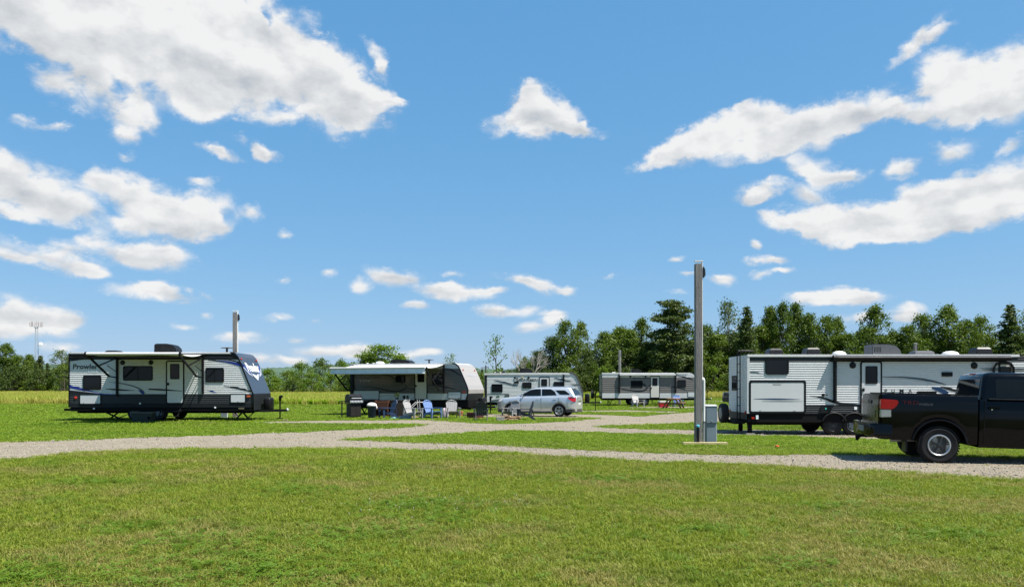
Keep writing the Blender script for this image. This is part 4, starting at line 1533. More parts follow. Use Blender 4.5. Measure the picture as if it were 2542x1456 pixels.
    # -- running gear
    def wheel(self, u, r=0.36, side=0, rim_m=None):
        v0, v1 = (0.06, 0.28) if side == 0 else (self.w - 0.28, self.w - 0.06)
        f = -1 if side == 0 else 1
        vo = v0 if side == 0 else v1
        mb = MB().lathe([(r * .60, 0), (r * .80, -f * 0.0), (r * .95, -f * 0.02), (r, -f * 0.06), (r, -f * 0.16), (r * .95, -f * .20), (r * .6, -f * .22)], (u, vo, r), 'y', 28)
        w_ = mb.build('wheel', TYRE, self.root, 40)
        MB().lathe([(r * .12, f * .03), (r * .16, f * .012), (r * .2, 0.0), (r * .45, f * .004), (r * .52, -f * .015), (r * .58, f * .008), (r * .61, f * .004), (r * .61, -f * .05)], (u, vo, r), 'y', 24).build('rim', rim_m or RIM, w_, 30)
        for k in range(8):
            a = k * math.pi / 4
            MB().lathe([(0.022, f * .0075), (0.022, -f * .01)], (u + r * .42 * math.cos(a), vo, r + r * .42 * math.sin(a)), 'y', 8).build('rim_hole', BLACK, w_)
        return w_

    def jack(self, u, top, lean, v, foot=0.0):
        mb = MB()
        mb.bar((u, v, top), (u + lean, v, foot + 0.03), 0.07, 0.06)
        mb.bar((u + lean * 1.6 if lean else u + .3, v, top), (u + lean * .75, v, foot + (top - foot) * .3), 0.035, 0.035)
        mb.box((u + lean - .10, v - .09, foot), (u + lean + .10, v + .09, foot + 0.03))
        return mb.build('stabiliser_jack', FRAMEK, self.root)

    def chassis(self, u0, u1, w0, w1, m=None):
        MB().box((u0, 0.012, w0), (u1, self.w - 0.012, w1)).build('underbelly', m or FRAMEK, self.root, bevel=0.02)
        for v in (0.45, self.w - 0.45):
            MB().box((u0 + .1, v - .03, w0 - 0.10), (u1, v + .03, w0 + .003)).build('frame_rail', FRAMEK, self.root)

    def tongue(self, uf, L, h, foot=0.0, tank_h=0.52, tank_m=None, jack_up=0.55, second=None):
        c = self.w / 2
        mb = MB()
        for s in (-1, 1):
            mb.bar((uf - 0.5, c + s * 0.62, h), (uf + L, c + s * 0.04, h), 0.06, 0.11)
        mb.box((uf + L - .1, c - .06, h - .05), (uf + L + .12, c + .06, h + .06))
        t = mb.build('tongue_frame', FRAMEK, self.root)
        MB().lathe([(0.055, -.05), (0.07, 0.0), (0.055, .05), (.02, .075)], (uf + L + .14, c, h + .03), 'z', 10).build('coupler', STEEL, t, 50)
        rg_ = []
        ty = uf + L * .36
        for (s, z) in ((0.94, 0), (1, .05), (1, .8), (.95, .93), (.78, 1)):
            rg_.append([(ty + (q[0]) * s * .5, c + q[1] * s, h + .06 + z * tank_h) for q in rrect(-.36, .36, -.30, .30, .14, 4)])
        MB().loft(rg_).build('gas_bottle_cover', tank_m or PLASTK, self.root, 50)
        j = MB().lathe([(.03, foot + .02), (.03, h), (.04, h), (.04, h + jack_up * .75), (.06, h + jack_up * .75), (.06, h + jack_up)], (uf + L * .82, c, 0), 'z', 10)
        j.box((uf + L * .82 - .12, c - .10, foot), (uf + L * .82 + .12, c + .10, foot + .03))
        j = j.build('tongue_jack', FRAMEK, self.root, 40)
        MB().box((uf + L * .82 - .02, c - .16, h + jack_up - .03), (uf + L * .82 + .13, c + .09, h + jack_up + .09)).build('jack_motor', PLASTK, j, bevel=0.03)

    def open_awning(self, u0, u1, w_wall, d, w_out, fabric, valance=0.0, valance_m=None, sag=0.05, arm_low=1.35):
        vs_, fs = [], []
        nu, nv = 14, 8
        for j in range(nv + 1):
            t = j / nv
            for i in range(nu + 1):
                s = i / nu
                z = w_wall + (w_out - w_wall) * t - sag * math.sin(math.pi * t) * (0.6 + 0.8 * abs(s - .5)) + .01 * math.sin(s * 9 + t * 4)
                vs_.append((u0 + (u1 - u0) * s, -0.05 - d * t, z))
        for j in range(nv):
            for i in range(nu):
                a = j * (nu + 1) + i
                fs.append((a, a + 1, a + nu + 2, a + nu + 1))
        aw = MB().add(vs_, fs).build('awning', fabric, self.root, 60, fix=False)
        MB().tube([(u0 - .04, -.05 - d, w_out - .02), (u1 + .04, -.05 - d, w_out - .02)], 0.055, 12).build('roller', AWNW, aw, 40)
        for uu in (u0 - .05, u1 + .03):
            MB().lathe([(0.07, 0), (0.085, .02), (.085, .06), (.05, .08)], (uu, -.05 - d, w_out - .02), 'x', 12).build('roller_end', BLACK, aw, 40)
        if valance:
            mb = MB()
            n = 24
            vs2 = []
            for k, (dz, dv) in enumerate(((0.04, .075), (-valance * .3, .085), (-valance * .85, .05), (-valance, .06))):
                for i in range(n + 1):
                    s = i / n
                    vs2.append((u0 + (u1 - u0) * s, -.05 - d - dv - .008 * math.sin(i * 1.9 + k), w_out + dz))
            f2 = [(k * (n + 1) + i, k * (n + 1) + i + 1, (k + 1) * (n + 1) + i + 1, (k + 1) * (n + 1) + i) for k in range(3) for i in range(n)]
            mb.add(vs2, f2)
            mb.build('valance', valance_m or fabric, aw, 60, fix=False)
            MB().tube([(u0 - .01, -.05 - d - .11, w_out - valance - .02), (u1 + .01, -.05 - d - .11, w_out - valance - .02)], 0.03, 8).build('valance_bar', ROOFW, aw, 40)
            MB().tube([(u0 - .01, -.05 - d - .115, w_out + .03), (u1 + .01, -.05 - d - .115, w_out + .03)], 0.042, 8).build('top_bar', ROOFW, aw, 40)
        for uu in (u0, u1):
            mb = MB().bar((uu, -.05 - d, w_out - .03), (uu, -0.75, arm_low + .05), 0.05, 0.085)
            mb.bar((uu, -0.75, arm_low + .05), (uu, -0.05, arm_low), 0.045, 0.05)
            mb.bar((uu, -.06, w_wall - .15), (uu, -.05 - d * .62, arm_low + (w_out - arm_low) * .38 + .12), 0.045, 0.05)
            mb.bar((uu, -.05 - d * .33, (w_wall + w_out) / 2 - .5), (uu, -.06, arm_low + .25), 0.025, 0.025)
            mb.build('awning_arm', BLACK, aw)
        return aw

    def text_on_cap(self, s, pa, pb, v0, v1, m, off=0.02, **kw):
        """letters on the sloping front between profile points pa (low) and pb (high)"""
        up = (Vector((pb[0], 0, pb[1])) - Vector((pa[0], 0, pa[1])))
        h = up.length
        up.normalize()
        nrm = Vector((0, 1, 0)).cross(up)
        o = Vector((pa[0], v0, pa[1])) + nrm * (off + .012)
        return lettering(s, self.root, m, o, (0, 1, 0), up, v1 - v0, h, **kw)


# ---- charcoal, white and blue trailer at the left
zA = D(200, 1180, 2.542)
T = Trailer('long white and charcoal trailer with slate blue nose and wide open awning, at the left', zA, 195, 35.0, 0.0)
prof = T.P([(195, 1120), (195, 572), (1830, 566), (1872, 577), (1905, 613), (1938, 685), (2000, 845), (2040, 940), (2058, 985), (2058, 1060), (2030, 1130)])
T.shell(prof, ROOFW, CHAR, CAPBLUE, prof[2][0] - .01)
wz = lambda zy, t=T, zx=600: t.W(zx, zy)[1]
T.siding(wz(640), wz(572), CHAR, u_min=prof[0][0])
T.siding(wz(988), wz(640), WHITE)
T.siding(wz(1080), wz(988), CHAR2)
T.siding(wz(1122), wz(1080), CHAR)
T.chassis(prof[0][0] + .02, prof[9][0] - .1, wz(1162), wz(1120))
u0, u1 = prof[0][0], prof[2][0]
T.roof_trim(u0 - .03, u1 + .02, wz(570))
MB().box((u0 - .03, -.03, wz(1122)), (u0 + .02, .02, wz(576))).build('corner_trim', BLACK, T.root)
# the dark edging along the curved nose
mb = MB()
for i in range(2, 9):
    a, b = prof[i], prof[i + 1]
    mb.bar((a[0] - .02, -.012, a[1]), (b[0] - .02, -.012, b[1]), 0.05, 0.06)
mb.build('corner_trim', BLACK, T.root)
for a, b, mu in (((335, 800), (520, 945), False), ((740, 705), (1040, 852), True), ((1575, 725), (1762, 870), True)):
    T.window(a, b, mullion=mu)
T.door((1175, 650), (1360, 1088), (1218, 683), (1312, 838), WHITE)
T.disc((735, 670), 0.11, PLASTK)
T.disc((1022, 668), 0.11, PLASTK)
T.rail(683, 625, 1010)
T.rail(1550, 590, 985)
T.hatch((300, 990), (518, 1092))
T.hatch((1825, 982), (1983, 1078))
T.swoosh([(198, 912), (330, 940), (520, 985), (690, 992)], [.13, .10, .05, .02], BLUED, off=.018)
T.swoosh([(200, 968), (360, 972), (560, 988)], [.22, .16, .02], CHAR, off=.0165)
T.swoosh([(205, 945), (380, 965), (560, 985)], [.03, .03, .01], SILVD, off=.0195)
T.swoosh([(590, 865), (730, 882), (850, 910), (930, 948), (965, 985)], [.01, .04, .05, .06, .02], GREYD)
T.swoosh([(560, 935), (700, 945), (860, 952)], [.02, .07, .01], CHAR)
T.swoosh([(895, 945), (930, 968), (950, 990)], [.02, .12, .06], BLUED, off=.019)
T.swoosh([(1000, 938), (1150, 945), (1340, 957)], [.05, .07, .02], CHAR, off=.0415)
T.swoosh([(1600, 640), (1780, 652), (1900, 676), (1955, 702)], [.04, .16, .16, .08], CHAR, off=.0165)
T.swoosh([(1690, 652), (1800, 664), (1890, 684), (1962, 708)], [.01, .06, .11, .11], BLUED, off=.019)
T.swoosh([(1680, 645), (1800, 652), (1890, 668)], [.01, .02, .01], SILVD, off=.0205)
T.swoosh([(1760, 905), (1900, 928), (2040, 962)], [.02, .08, .05], CHAR)
T.swoosh([(1590, 950), (1640, 960), (1690, 975)], [.01, .05, .02], BLUED)
T.swoosh([(200, 650), (350, 628), (560, 616), (690, 620)], [.06, .10, .09, .04], CHAR, off=.0165)
T.swoosh([(420, 672), (520, 675), (600, 690)], [.02, .05, .02], SILVD)
T.text('Prowler', (230, 685), (487, 735), LETTERK, bold=0.02, shear=0.1)
T.text('LXLE', (388, 748), (488, 770), LETTERW, bold=0.02, shear=0.1)
T.disc((258, 1027), .07, REDL, 'marker_lamp', depth=.04)
T.plate((1995, 1002), (2028, 1020), AMBER, 'marker_lamp')
for c in ((445, 1135), (912, 1083), (1672, 1123)):
    T.plate((c[0] - 8, c[1] - 8), (c[0] + 8, c[1] + 8), LETTERW, 'label_plate', d=.03)
T.plate((1908, 1125), (1965, 1142), mat('brown_tag', (.12, .10, .06), .6), 'label_plate', d=.03)
rail0, rail1 = T.W(683, 800)[0], T.W(1550, 800)[0]
T.open_awning(rail0, rail1, wz(590), 2.55, 2.96, AWNW, sag=.10, arm_low=T.W(683, 822)[1])
MB().box((u0 + .1, -.16, wz(606)), (rail1 + .1, -.036, wz(586))).build('awning_case', BLACK, T.root, bevel=.02)
T.air_conditioner((1085, 482), (1310, 560), v=1.2)
T.vent((585, 549), (710, 562), v=1.0, m=PLASTK)
T.antenna(1790, 517, v=1.0)
for k in (850, 1095):
    T.wheel(T.W(k, 1190)[0], 0.35)
    T.wheel(T.W(k, 1190)[0], 0.35, 1)
MB().box((T.W(760, 1190)[0], .03, .68), (T.W(1200, 1190)[0], .25, .80)).build('wheel_arch', BLACK, T.root, bevel=.04)
fl = 0.0
T.jack(T.W(520, 1165)[0], .45, .95, .12)
T.jack(T.W(500, 1165)[0], .45, -.55, 2.0)
T.jack(T.W(1935, 1175)[0], .42, .35, .12)
T.jack(T.W(1800, 1175)[0], .42, -.35, 2.1)
MB().box((u0 - .32, .10, .46), (u0 + .02, 2.34, .56)).build('rear_bumper', FRAMEK, T.root, bevel=.015)
for s in (.5, 1.9):
    MB().box((u0 - .1, s, .50), (u0 + .3, s + .08, .555)).build('bumper_arm', FRAMEK, T.root)
uf = prof[8][0]
T.tongue(uf - .1, 1.15, 0.44, foot=.06, tank_h=.55, jack_up=.62)
# folding steps below the door
us0, us1 = T.W(1140, 1100)[0], T.W(1335, 1100)[0]
st = MB().box((us0, -.30, .42), (us1, -.04, .45)).build('folding_step', PLASTK, T.root)
MB().box((us0, -.52, .22), (us1, -.27, .25)).build('tread', PLASTK, st)
for uu in (us0, us1 - .04):
    MB().bar((uu + .02, -.10, .55), (uu + .02, -.45, .22), .03, .05).build('step_bracket', PLASTK, st)
# nose lettering and emblem
MB().box((uf + .014, -.004, prof[10][1] - .1), (uf + .022, T.w + .004, T.W(2058, 985)[1] - .02)).build('nose_skirt', CHAR, T.root)
slo = lambda t: (prof[4][0] + (prof[7][0] - prof[4][0]) * t, prof[4][1] + (prof[7][1] - prof[4][1]) * t)
T.text_on_cap('Prowler', slo(.46), slo(.17), .42, 2.12, LETTERW, bold=.03, shear=-.25)


def cap_strip(t_pts, widths, m, off, nm='stripe'):
    up = Vector((prof[4][0] - prof[7][0], 0, prof[4][1] - prof[7][1])).normalized()
    nrm = Vector((0, 1, 0)).cross(up)
    P = []
    for (v, t) in t_pts:
        q = slo(t)
        P.append(Vector((q[0], v, q[1])) + nrm * (off + .012))
    vs_ = []
    for i, p in enumerate(P):
        vs_ += [p + up * widths[i] / 2, p - up * widths[i] / 2]
    MB().add(vs_, [(2 * i, 2 * i + 1, 2 * i + 3, 2 * i + 2) for i in range(len(P) - 1)]).build(nm, m, T.root, fix=False)


cap_strip([(.03, .22), (.5, .44), (.95, .53)], [.14, .12, .05], BLUED, .014)
cap_strip([(2.41, .22), (2.1, .42), (1.75, .53)], [.14, .14, .06], BLUED, .014)
cap_strip([(.05, .32), (.45, .50), (.85, .60)], [.07, .09, .02], SILVD, .016)
cap_strip([(2.4, .34), (2.15, .50), (1.8, .60)], [.10, .12, .02], SILVD, .016)
cap_strip([(.75, .50), (1.33, .70), (1.9, .50)], [.05, .10, .05], SILVD, .018)
cap_strip([(.95, .52), (1.33, .62), (1.7, .52)], [.02, .13, .02], LETTERW, .017)
for v in (.2, 2.25):
    q = slo(.06)
    MB().lathe([(.05, 0), (.05, .03), (.03, .05)], (q[0] + .02, v, q[1]), 'x', 10).build('marker_lamp', REDL, T.root, 40)

# ---- taupe trailer with the white awning
zB = D(1280, 1380, 3.6314)
T = Trailer('taupe trailer with cream nose, white-striped awning and lawn chairs in front', zB, 415, 46.8, R(-19))
prof = T.P([(425, 772), (425, 258), (1900, 240), (1950, 250), (1990, 285), (2015, 335), (2060, 440), (2112, 565), (2130, 625), (2126, 690), (2098, 768)])
T.shell(prof, ROOFW, TAUPE, CAPCREAM, prof[2][0] - .01)
wz = lambda zy, t=T, zx=1300: t.W(zx, zy)[1]
# upright the sheet edges: heights are read at mid length
T.siding(prof[0][1], wz(676), WHITE)
T.siding(wz(676), wz(322), TAUPE)
T.siding(wz(322), prof[2][1] - .02, WHITE)
u0, u1 = prof[0][0], prof[2][0]
T.chassis(u0 + .02, prof[9][0], .50, prof[0][1] + .03)
T.roof_trim(u0 - .05, u1 + .03, prof[1][1])
mb = MB()
for i in range(2, 10):
    a, b = prof[i], prof[i + 1]
    mb.bar((a[0] - .02, -.012, a[1]), (b[0] - .02, -.012, b[1]), 0.05, 0.06)
mb.build('corner_trim', BLACK, T.root)
MB().box((u0 - .02, -.04, prof[0][1]), (u0 + .16, .02, prof[1][1] - .05)).build('corner_trim', CHAR, T.root)
# dark lower half of the nose
c2 = T.w
q0, q1 = prof[9], prof[10]
MB().add([(q0[0] + .03, .0, q0[1] + .05), (q0[0] + .03, c2, q0[1] + .05), (q1[0] + .0, c2, .5), (q1[0] + .0, 0, .5)], [(0, 1, 2, 3)]).build('nose_skirt', CHAR, T.root, fix=False)
T.window((1080, 415), (1222, 517))
T.window((1608, 393), (1762, 552))
T.door((1352, 330), (1537, 772), (1396, 368), (1494, 514), CREAM)
T.hatch((466, 630), (842, 768), PANELW)
T.hatch((1832, 648), (2028, 757), PANELW)
T.rail(1778, 262, 672)
T.rail(470, 262, 640)
for pts, wd in (([(560, 575), (800, 600), (1000, 640), (1120, 642), (1210, 612), (1238, 575), (1195, 535)], [.01, .06, .09, .10, .08, .05, .01]), ([(1245, 592), (1370, 627), (1540, 662)], [.02, .07, .02]), ([(1550, 550), (1760, 577), (1960, 618)], [.01, .09, .02]),
                ([(1790, 312), (1900, 345), (2030, 425)], [.04, .10, .05]), ([(880, 395), (1000, 430), (1110, 480), (1190, 545)], [.02, .07, .10, .03])):
    T.swoosh(pts, wd, LETTERK)
T.text('Conquest', (500, 432), (860, 465), LETTERK, shear=.2)
T.text('LITE', (560, 490), (715, 505), SILVD, shear=.2)
T.disc((1200, 728), .10, PLASTK, 'vent_cover')
T.plate((1240, 708), (1264, 735), PLASTK, 'outlet_cover')
T.plate((1240, 740), (1264, 758), PLASTK, 'outlet_cover')
T.plate((2050, 645), (2085, 668), REDL, 'marker_lamp')
ra, rb = T.W(470, 500)[0], T.W(1778, 500)[0]
T.open_awning(ra, rb, prof[1][1] - .06, 2.45, T.W(320, 318, v=-2.5)[1], AWNW, valance=.27, valance_m=AWNB, sag=.06, arm_low=1.45)
T.vent((790, 214), (910, 258), v=.6, dome=True)
for k in (668, 757):
    T.pipe(k, 236, v=.6, r=.05)
T.air_conditioner((1040, 190), (1325, 240), v=1.3)
T.antenna(1560, 186, v=1.0)
um = T.W(1130, 700)[0]
for k in (-.45, .45):
    T.wheel(um + k, .34)
    T.wheel(um + k, .34, 1)
T.jack(u0 + .6, .5, .3, .2)
T.jack(u1 - .2, .5, .2, .2)
uf = prof[9][0]
T.tongue(uf, 1.1, .52, foot=.1)
slo = lambda t: (prof[5][0] + (prof[7][0] - prof[5][0]) * t, prof[5][1] + (prof[7][1] - prof[5][1]) * t)
T.text_on_cap('Conquest', slo(.45), slo(.25), .55, 2.0, SILVD, shear=.2)
T.text_on_cap('LITE', slo(.58), slo(.50), 1.1, 1.7, SILVD, shear=.2)
for v in (.3, 2.1):
    q = slo(.0)
    MB().lathe([(.05, 0), (.05, .03), (.03, .05)], (q[0] + .02, v, q[1]), 'x', 10).build('marker_lamp', REDL, T.root, 40)

# ---- pale trailer behind the silver car
zC = D(1900, 1380, 4.55)
T = Trailer('plain white trailer with black-framed door standing behind the silver car', zC, 140, 58.0, R(-4))
prof = T.P([(140, 1003), (140, 482), (1690, 470), (1760, 482), (1800, 515), (1835, 575), (1872, 670), (1925, 830), (1932, 880), (1915, 975), (1895, 1003)])
T.shell(prof, ROOFW, WHITE, CAPBROWN, prof[2][0] - .01)
wz = lambda zy, t=T, zx=900: t.W(zx, zy)[1]
T.siding(prof[0][1], prof[2][1] - .02, WHITE, period=.10, depth=.0055)
u0, u1 = prof[0][0], prof[2][0]
T.chassis(u0 + .02, prof[9][0], .52, prof[0][1] + .02)
T.roof_trim(u0 - .05, u1 + .02, prof[1][1] - .05, h=.12)
T.swoosh([(140, 515), (900, 508), (1690, 502)], [.07, .07, .07], CHAR2)
MB().box((u0 + .02, -.04, prof[0][1]), (u0 + .18, .02, prof[1][1] - .15)).build('corner_trim', CHAR, T.root)
mb = MB()
for i in range(2, 10):
    a, b = prof[i], prof[i + 1]
    mb.bar((a[0] - .03, -.012, a[1]), (b[0] - .03, -.012, b[1]), 0.06, 0.12)
mb.build('corner_trim', CAPBROWN, T.root)
T.window((266, 678), (467, 827))
T.window((823, 646), (992, 754))
T.window((1391, 638), (1562, 752))
T.door((1128, 543), (1322, 980), (1168, 588), (1274, 714), WHITE)
T.rail(1573, 505, 860, half=.06)
T.swoosh([(310, 610), (500, 648), (650, 690), (815, 710)], [.04, .12, .09, .01], GREYD)
T.swoosh([(1395, 558), (1550, 600), (1765, 637)], [.04, .12, .01], GREYD)
T.swoosh([(1690, 684), (1780, 692), (1860, 690)], [.01, .08, .06], CAPBROWN)
T.swoosh([(190, 858), (400, 856), (585, 860)], [.05, .05, .05], GREYD)
T.swoosh([(200, 995), (320, 975), (480, 955)], [.02, .12, .02], GREYD)
T.plate((505, 878), (590, 896), BLACK, 'grab_handle')
T.disc((692, 562), .085, PLASTK)
T.disc((938, 560), .085, PLASTK)
T.plate((800, 544), (842, 566), mat('porch_lamp', (.45, .38, .22), .4), 'porch_lamp')
T.plate((676, 627), (762, 663), BLACK, 'vent_grille')
T.text('S', (712, 565), (755, 627), LETTERK, bold=.02)
T.text('PORTSMEN', (760, 584), (1098, 627), LETTERK, bold=.02)
em = MB().add([(T.W(a, b)[0], -.019, T.W(a, b)[1]) for a, b in ((345, 915), (365, 880), (380, 895), (395, 878), (415, 915))], [(0, 1, 2, 3, 4)])
em.build('emblem', LETTERG, T.root, fix=False)
T.air_conditioner((775, 392), (1015, 470), v=1.2)
T.vent((430, 442), (510, 470), v=1.0, m=PLASTK)
T.pipe(335, 462, v=.6, r=.05)
T.pipe(430, 462, v=.6, r=.05)
T.antenna(1225, 458, v=1.0, r=.2)
um = T.W(1050, 900)[0]
for k in (-.45, .45):
    T.wheel(um + k, .34)
    T.wheel(um + k, .34, 1)
T.jack(T.W(250, 1070)[0], .55, .02, .15)
T.jack(T.W(345, 1070)[0], .55, .02, 2.1)
T.jack(u1 - .2, .55, .2, .2)
T.tongue(prof[9][0] - .1, 1.35, .62, tank_h=.62, jack_up=.75)

# ---- grey trailer in front of the wood
zG = D(2340, 1440, 4.8885)
T = Trailer('grey trailer with white lower band and picnic table in front, beyond the tall post', zG, 292, 72.0, 0.0)
prof = T.P([(292, 705), (292, 240), (1960, 212), (2035, 225), (2075, 255), (2110, 320), (2150, 420), (2200, 560), (2208, 600), (2195, 660), (2175, 705)])
T.shell(prof, ROOFW, TAUPE2, CAPCREAM, prof[2][0] - .01)
wz = lambda zy, t=T, zx=1100: t.W(zx, zy)[1]
T.siding(prof[0][1], wz(612), WHITE, period=.11)
T.siding(wz(612), wz(306), TAUPE2, period=.2, depth=.010)
T.siding(wz(306), prof[2][1] - .02, WHITE, period=.11)
u0, u1 = prof[0][0], prof[2][0]
T.chassis(u0 + .02, prof[9][0], .62, prof[0][1] + .02)
T.roof_trim(u0 - .05, u1 + .02, (prof[1][1] + prof[2][1]) / 2, h=.12)
T.window((848, 368), (1077, 502))
T.window((1755, 358), (1920, 500))
T.door((1226, 278), (1410, 705), (1266, 318), (1364, 464), CREAM)
T.rail(622, 232, 612, half=.07, d=.16)
T.rail(1715, 212, 612, half=.07, d=.16)
MB().box((T.W(622, 300)[0], -.22, prof[2][1] - .28), (T.W(1715, 300)[0], -.03, prof[2][1] - .09)).build('awning_case', ROOFW, T.root, bevel=.03)
for pts, wd in (([(500, 498), (800, 548), (1000, 572), (1120, 548), (1180, 495), (1228, 440)], [.01, .08, .13, .13, .08, .03]), ([(1060, 415), (1110, 450), (1160, 500)], [.06, .2, .02]), ([(1240, 515), (1340, 538), (1440, 556)], [.06, .06, .01]), ([(1555, 480), (1760, 500), (1960, 562)], [.01, .10, .02]),
                ([(870, 256), (1000, 266), (1150, 284)], [.02, .07, .01]), ([(1735, 268), (1900, 300), (2070, 348)], [.03, .12, .05])):
    T.swoosh(pts, wd, LETTERK)
T.disc((838, 288), .10, PLASTK)
T.disc((1135, 285), .10, PLASTK)
T.text('Springdale', (880, 302), (1212, 340), LETTERK, bold=.02, shear=.2)
T.hatch((1955, 580), (2165, 690))
T.air_conditioner((850, 142), (1055, 212), v=1.2)
T.vent((480, 208), (545, 232), v=.9, m=ROOFW)
T.pipe(405, 214, v=.6, r=.05)
T.antenna(1500, 202, v=1.0, r=.3)
for k in (905, 1120):
    T.wheel(T.W(k, 820)[0], .42)
    T.wheel(T.W(k, 820)[0], .42, 1)
T.jack(T.W(405, 760)[0], .65, .0, .15)
T.jack(T.W(560, 760)[0], .65, -.4, 2.0)
T.jack(T.W(1870, 760)[0], .65, .0, .2)
usA, usB = T.W(1240, 760)[0], T.W(1402, 760)[0]
st = MB().ring([(usA, .25), (usB, .25), (usB, .75), (usA, .75)], [(usA + .05, .30), (usB - .05, .30), (usB - .05, .75), (usA + .05, .75)], -.5, -.42).build('folding_step', PLASTK, T.root)
MB().box((usA, -.5, .25), (usB, -.2, .29)).build('tread', PLASTK, st)
T.tongue(prof[9][0] - .1, 1.3, .62, foot=.02, tank_h=.6, jack_up=.7)
# spare wheel on its carrier and the rear ladder
sw = MB().lathe([(.2, 0), (.36, .0), (.40, .06), (.40, .2), (.36, .26), (.2, .26)], (u0 - .95, 1.0, 1.05), 'x', 24).build('spare_wheel', TYRE, T.root, 40)
MB().lathe([(.05, -.02), (.2, .0), (.22, .03)], (u0 - .97, 1.0, 1.05), 'x', 16).build('rim', RIM, sw, 40)
MB().box((u0 - .75, .95, .78), (u0 + .1, 1.05, .90)).build('spare_carrier', FRAMEK, T.root)
MB().box((u0 - .72, .95, .78), (u0 - .62, 1.05, 1.15)).build('carrier_post', FRAMEK, T.root)
ld = MB()
ld.tube([(u0, .55, 2.75), (u0 - .22, .55, 2.7), (u0 - .24, .55, 1.35), (u0 - .12, .55, 1.2), (u0, .55, 1.25)], .025, 6)
ld.tube([(u0, .95, 2.75), (u0 - .22, .95, 2.7), (u0 - .24, .95, 1.35), (u0 - .12, .95, 1.2), (u0, .95, 1.25)], .025, 6)
ld.build('ladder', PLASTK, T.root, 40)

# ---- long white trailer at the right
z5 = D(2860, 1340, 3.3097)
z6 = D(3300, 1340, 2.5103)
T = Trailer('very long white ribbed trailer with a big rear hatch, beside the black pickup', z5, 392, 29.2, 0.0, zb=None)
T.zb = -0.155
T.root.location.z = T.zb
ul, wl = T.W(392, 1012)
_, wt = T.W(392, 243)
LEN = 11.5
prof = [(ul, wl), (ul, wt), (LEN - 1.2, wt), (LEN - .8, wt - .1), (LEN - .5, wt - .5), (LEN, wl + .9), (LEN, wl)]
T.shell(prof, ROOFW, WHITE, CAPBLUE, LEN - 1.25)
wz = lambda zy, t=T, zx=900: t.W(zx, zy)[1]
T.siding(wz(333), wt - .02, CHAR2)
T.siding(wz(898), wz(333), WHITE)
T.siding(wz(922), wz(898), CHAR, depth=.006)
T.siding(wl, wz(922), CHAR2)
T.chassis(ul + .02, LEN - .2, wz(1135), wl + .01)
T.roof_trim(ul - .02, LEN - 1.2, wt - .01, h=.09)
MB().box((ul - .02, -.025, wl), (ul + .07, .03, wt - .05)).build('corner_trim', WHITE, T.root)
T.window((623, 281), (934, 499), mullion=False, r=.09)
h = T.hatch((408, 578), (1160, 1012), WHITE, fr=.075, r=.08)
for a, b, m_, wd in (((465, 820), (1085, 826), NAVYD, .05), ((580, 851), (1130, 853), GREYD, .022)):
    T.swoosh([a, ((a[0] + b[0]) / 2, (a[1] + b[1]) / 2), b], [.01, wd, .006], m_, off=.031)
T.text('OUTDOOR', (668, 598), (880, 612), GREYD, off=.031, spacing=1.5)
T.text('Kitchen', (722, 616), (832, 642), GREYD, off=.031, shear=.25)
MB().box((T.W(1518, 300)[0], -.14, T.W(1518, 862)[1]), (T.W(1552, 300)[0], .004, T.W(1518, 250)[1])).build('awning_rail', BLACK, T.root, bevel=.015)
ur = T.W(1508, 260)[0]
MB().tube([(ur, -.13, wt - .13), (LEN - 1.6, -.13, wt - .13)], .085, 14).build('awning_roll', BLACK, T.root, 40)
MB().lathe([(.06, -.02), (.12, 0), (.12, .16), (.09, .18)], (ur - .02, -.13, wt - .13), 'x', 14).build('roll_end', BLACK, T.root, 40)
MB().box((ur + .1, -.12, wt - .08), (LEN - 1.6, -.036, wt - .035)).build('awning_case', BLACK, T.root)
T.disc((1777, 378), .125, PLASTK)
T.disc((1458, 290), .13, PLASTK, zoom=z6)
T.door((318, 246), (535, 775), (368, 295), (489, 472), WHITE, zoom=z6)
T.door((1700, 262), (1830, 775), (1712, 300), (1812, 420), WHITE, zoom=z6)
gu0, gw = T.W(1637, 262, zoom=z6)
gu1, _ = T.W(1834, 262, zoom=z6)
MB().tube([(gu0, -.05, 1.2), (gu0, -.12, gw - .2), (gu0 + .1, -.12, gw - .04), (gu0 + .25, -.12, gw), (gu1 - .25, -.12, gw), (gu1 - .1, -.12, gw - .04), (gu1, -.12, gw - .2), (gu1, -.05, 1.2)], .045, 8).build('grab_arch', BLACK, T.root, 40)
T.swoosh([(540, 404), (760, 408), (920, 424), (1060, 450), (1175, 480)], [.02, .05, .07, .07, .02], GREYD, zoom=z6)
T.swoosh([(560, 422), (800, 428), (960, 450), (1040, 478)], [.01, .02, .03, .02], SILVD, zoom=z6)
T.swoosh([(1035, 508), (1110, 530), (1195, 572)], [.06, .16, .16], NAVYD, zoom=z6)
T.swoosh([(1120, 500), (1200, 520), (1400, 580)], [.03, .1, .05], CHAR, zoom=z6)
T.swoosh([(1210, 778), (1380, 806), (1600, 880), (1880, 897)], [.01, .07, .10, .02], CHAR)
T.swoosh([(400, 470), (500, 472), (590, 488)], [.02, .03, .01], GREYD)
for i, y in enumerate((316, 328, 340)):
    T.swoosh([(1510 + i * 20, y), (1700, y + 1), (1960, y + 2)], [.01, .035, .035], GREYD, zoom=z6)
for ch, x0, x1 in (('P', 563, 588), ('U', 632, 662), ('M', 712, 752), ('A', 800, 836)):
    T.text(ch, (x0, 522), (x1, 564), LETTERK, zoom=z6, bold=.015)
T.plate((1132, 355), (1237, 397), BLACK, 'vent_grille', zoom=z6)
T.plate((888, 543), (1077, 585), BLACK, 'refrigerator_vent', zoom=z6)
T.plate((1350, 920), (1485, 1006), PLASTK, 'water_inlet', d=.04)
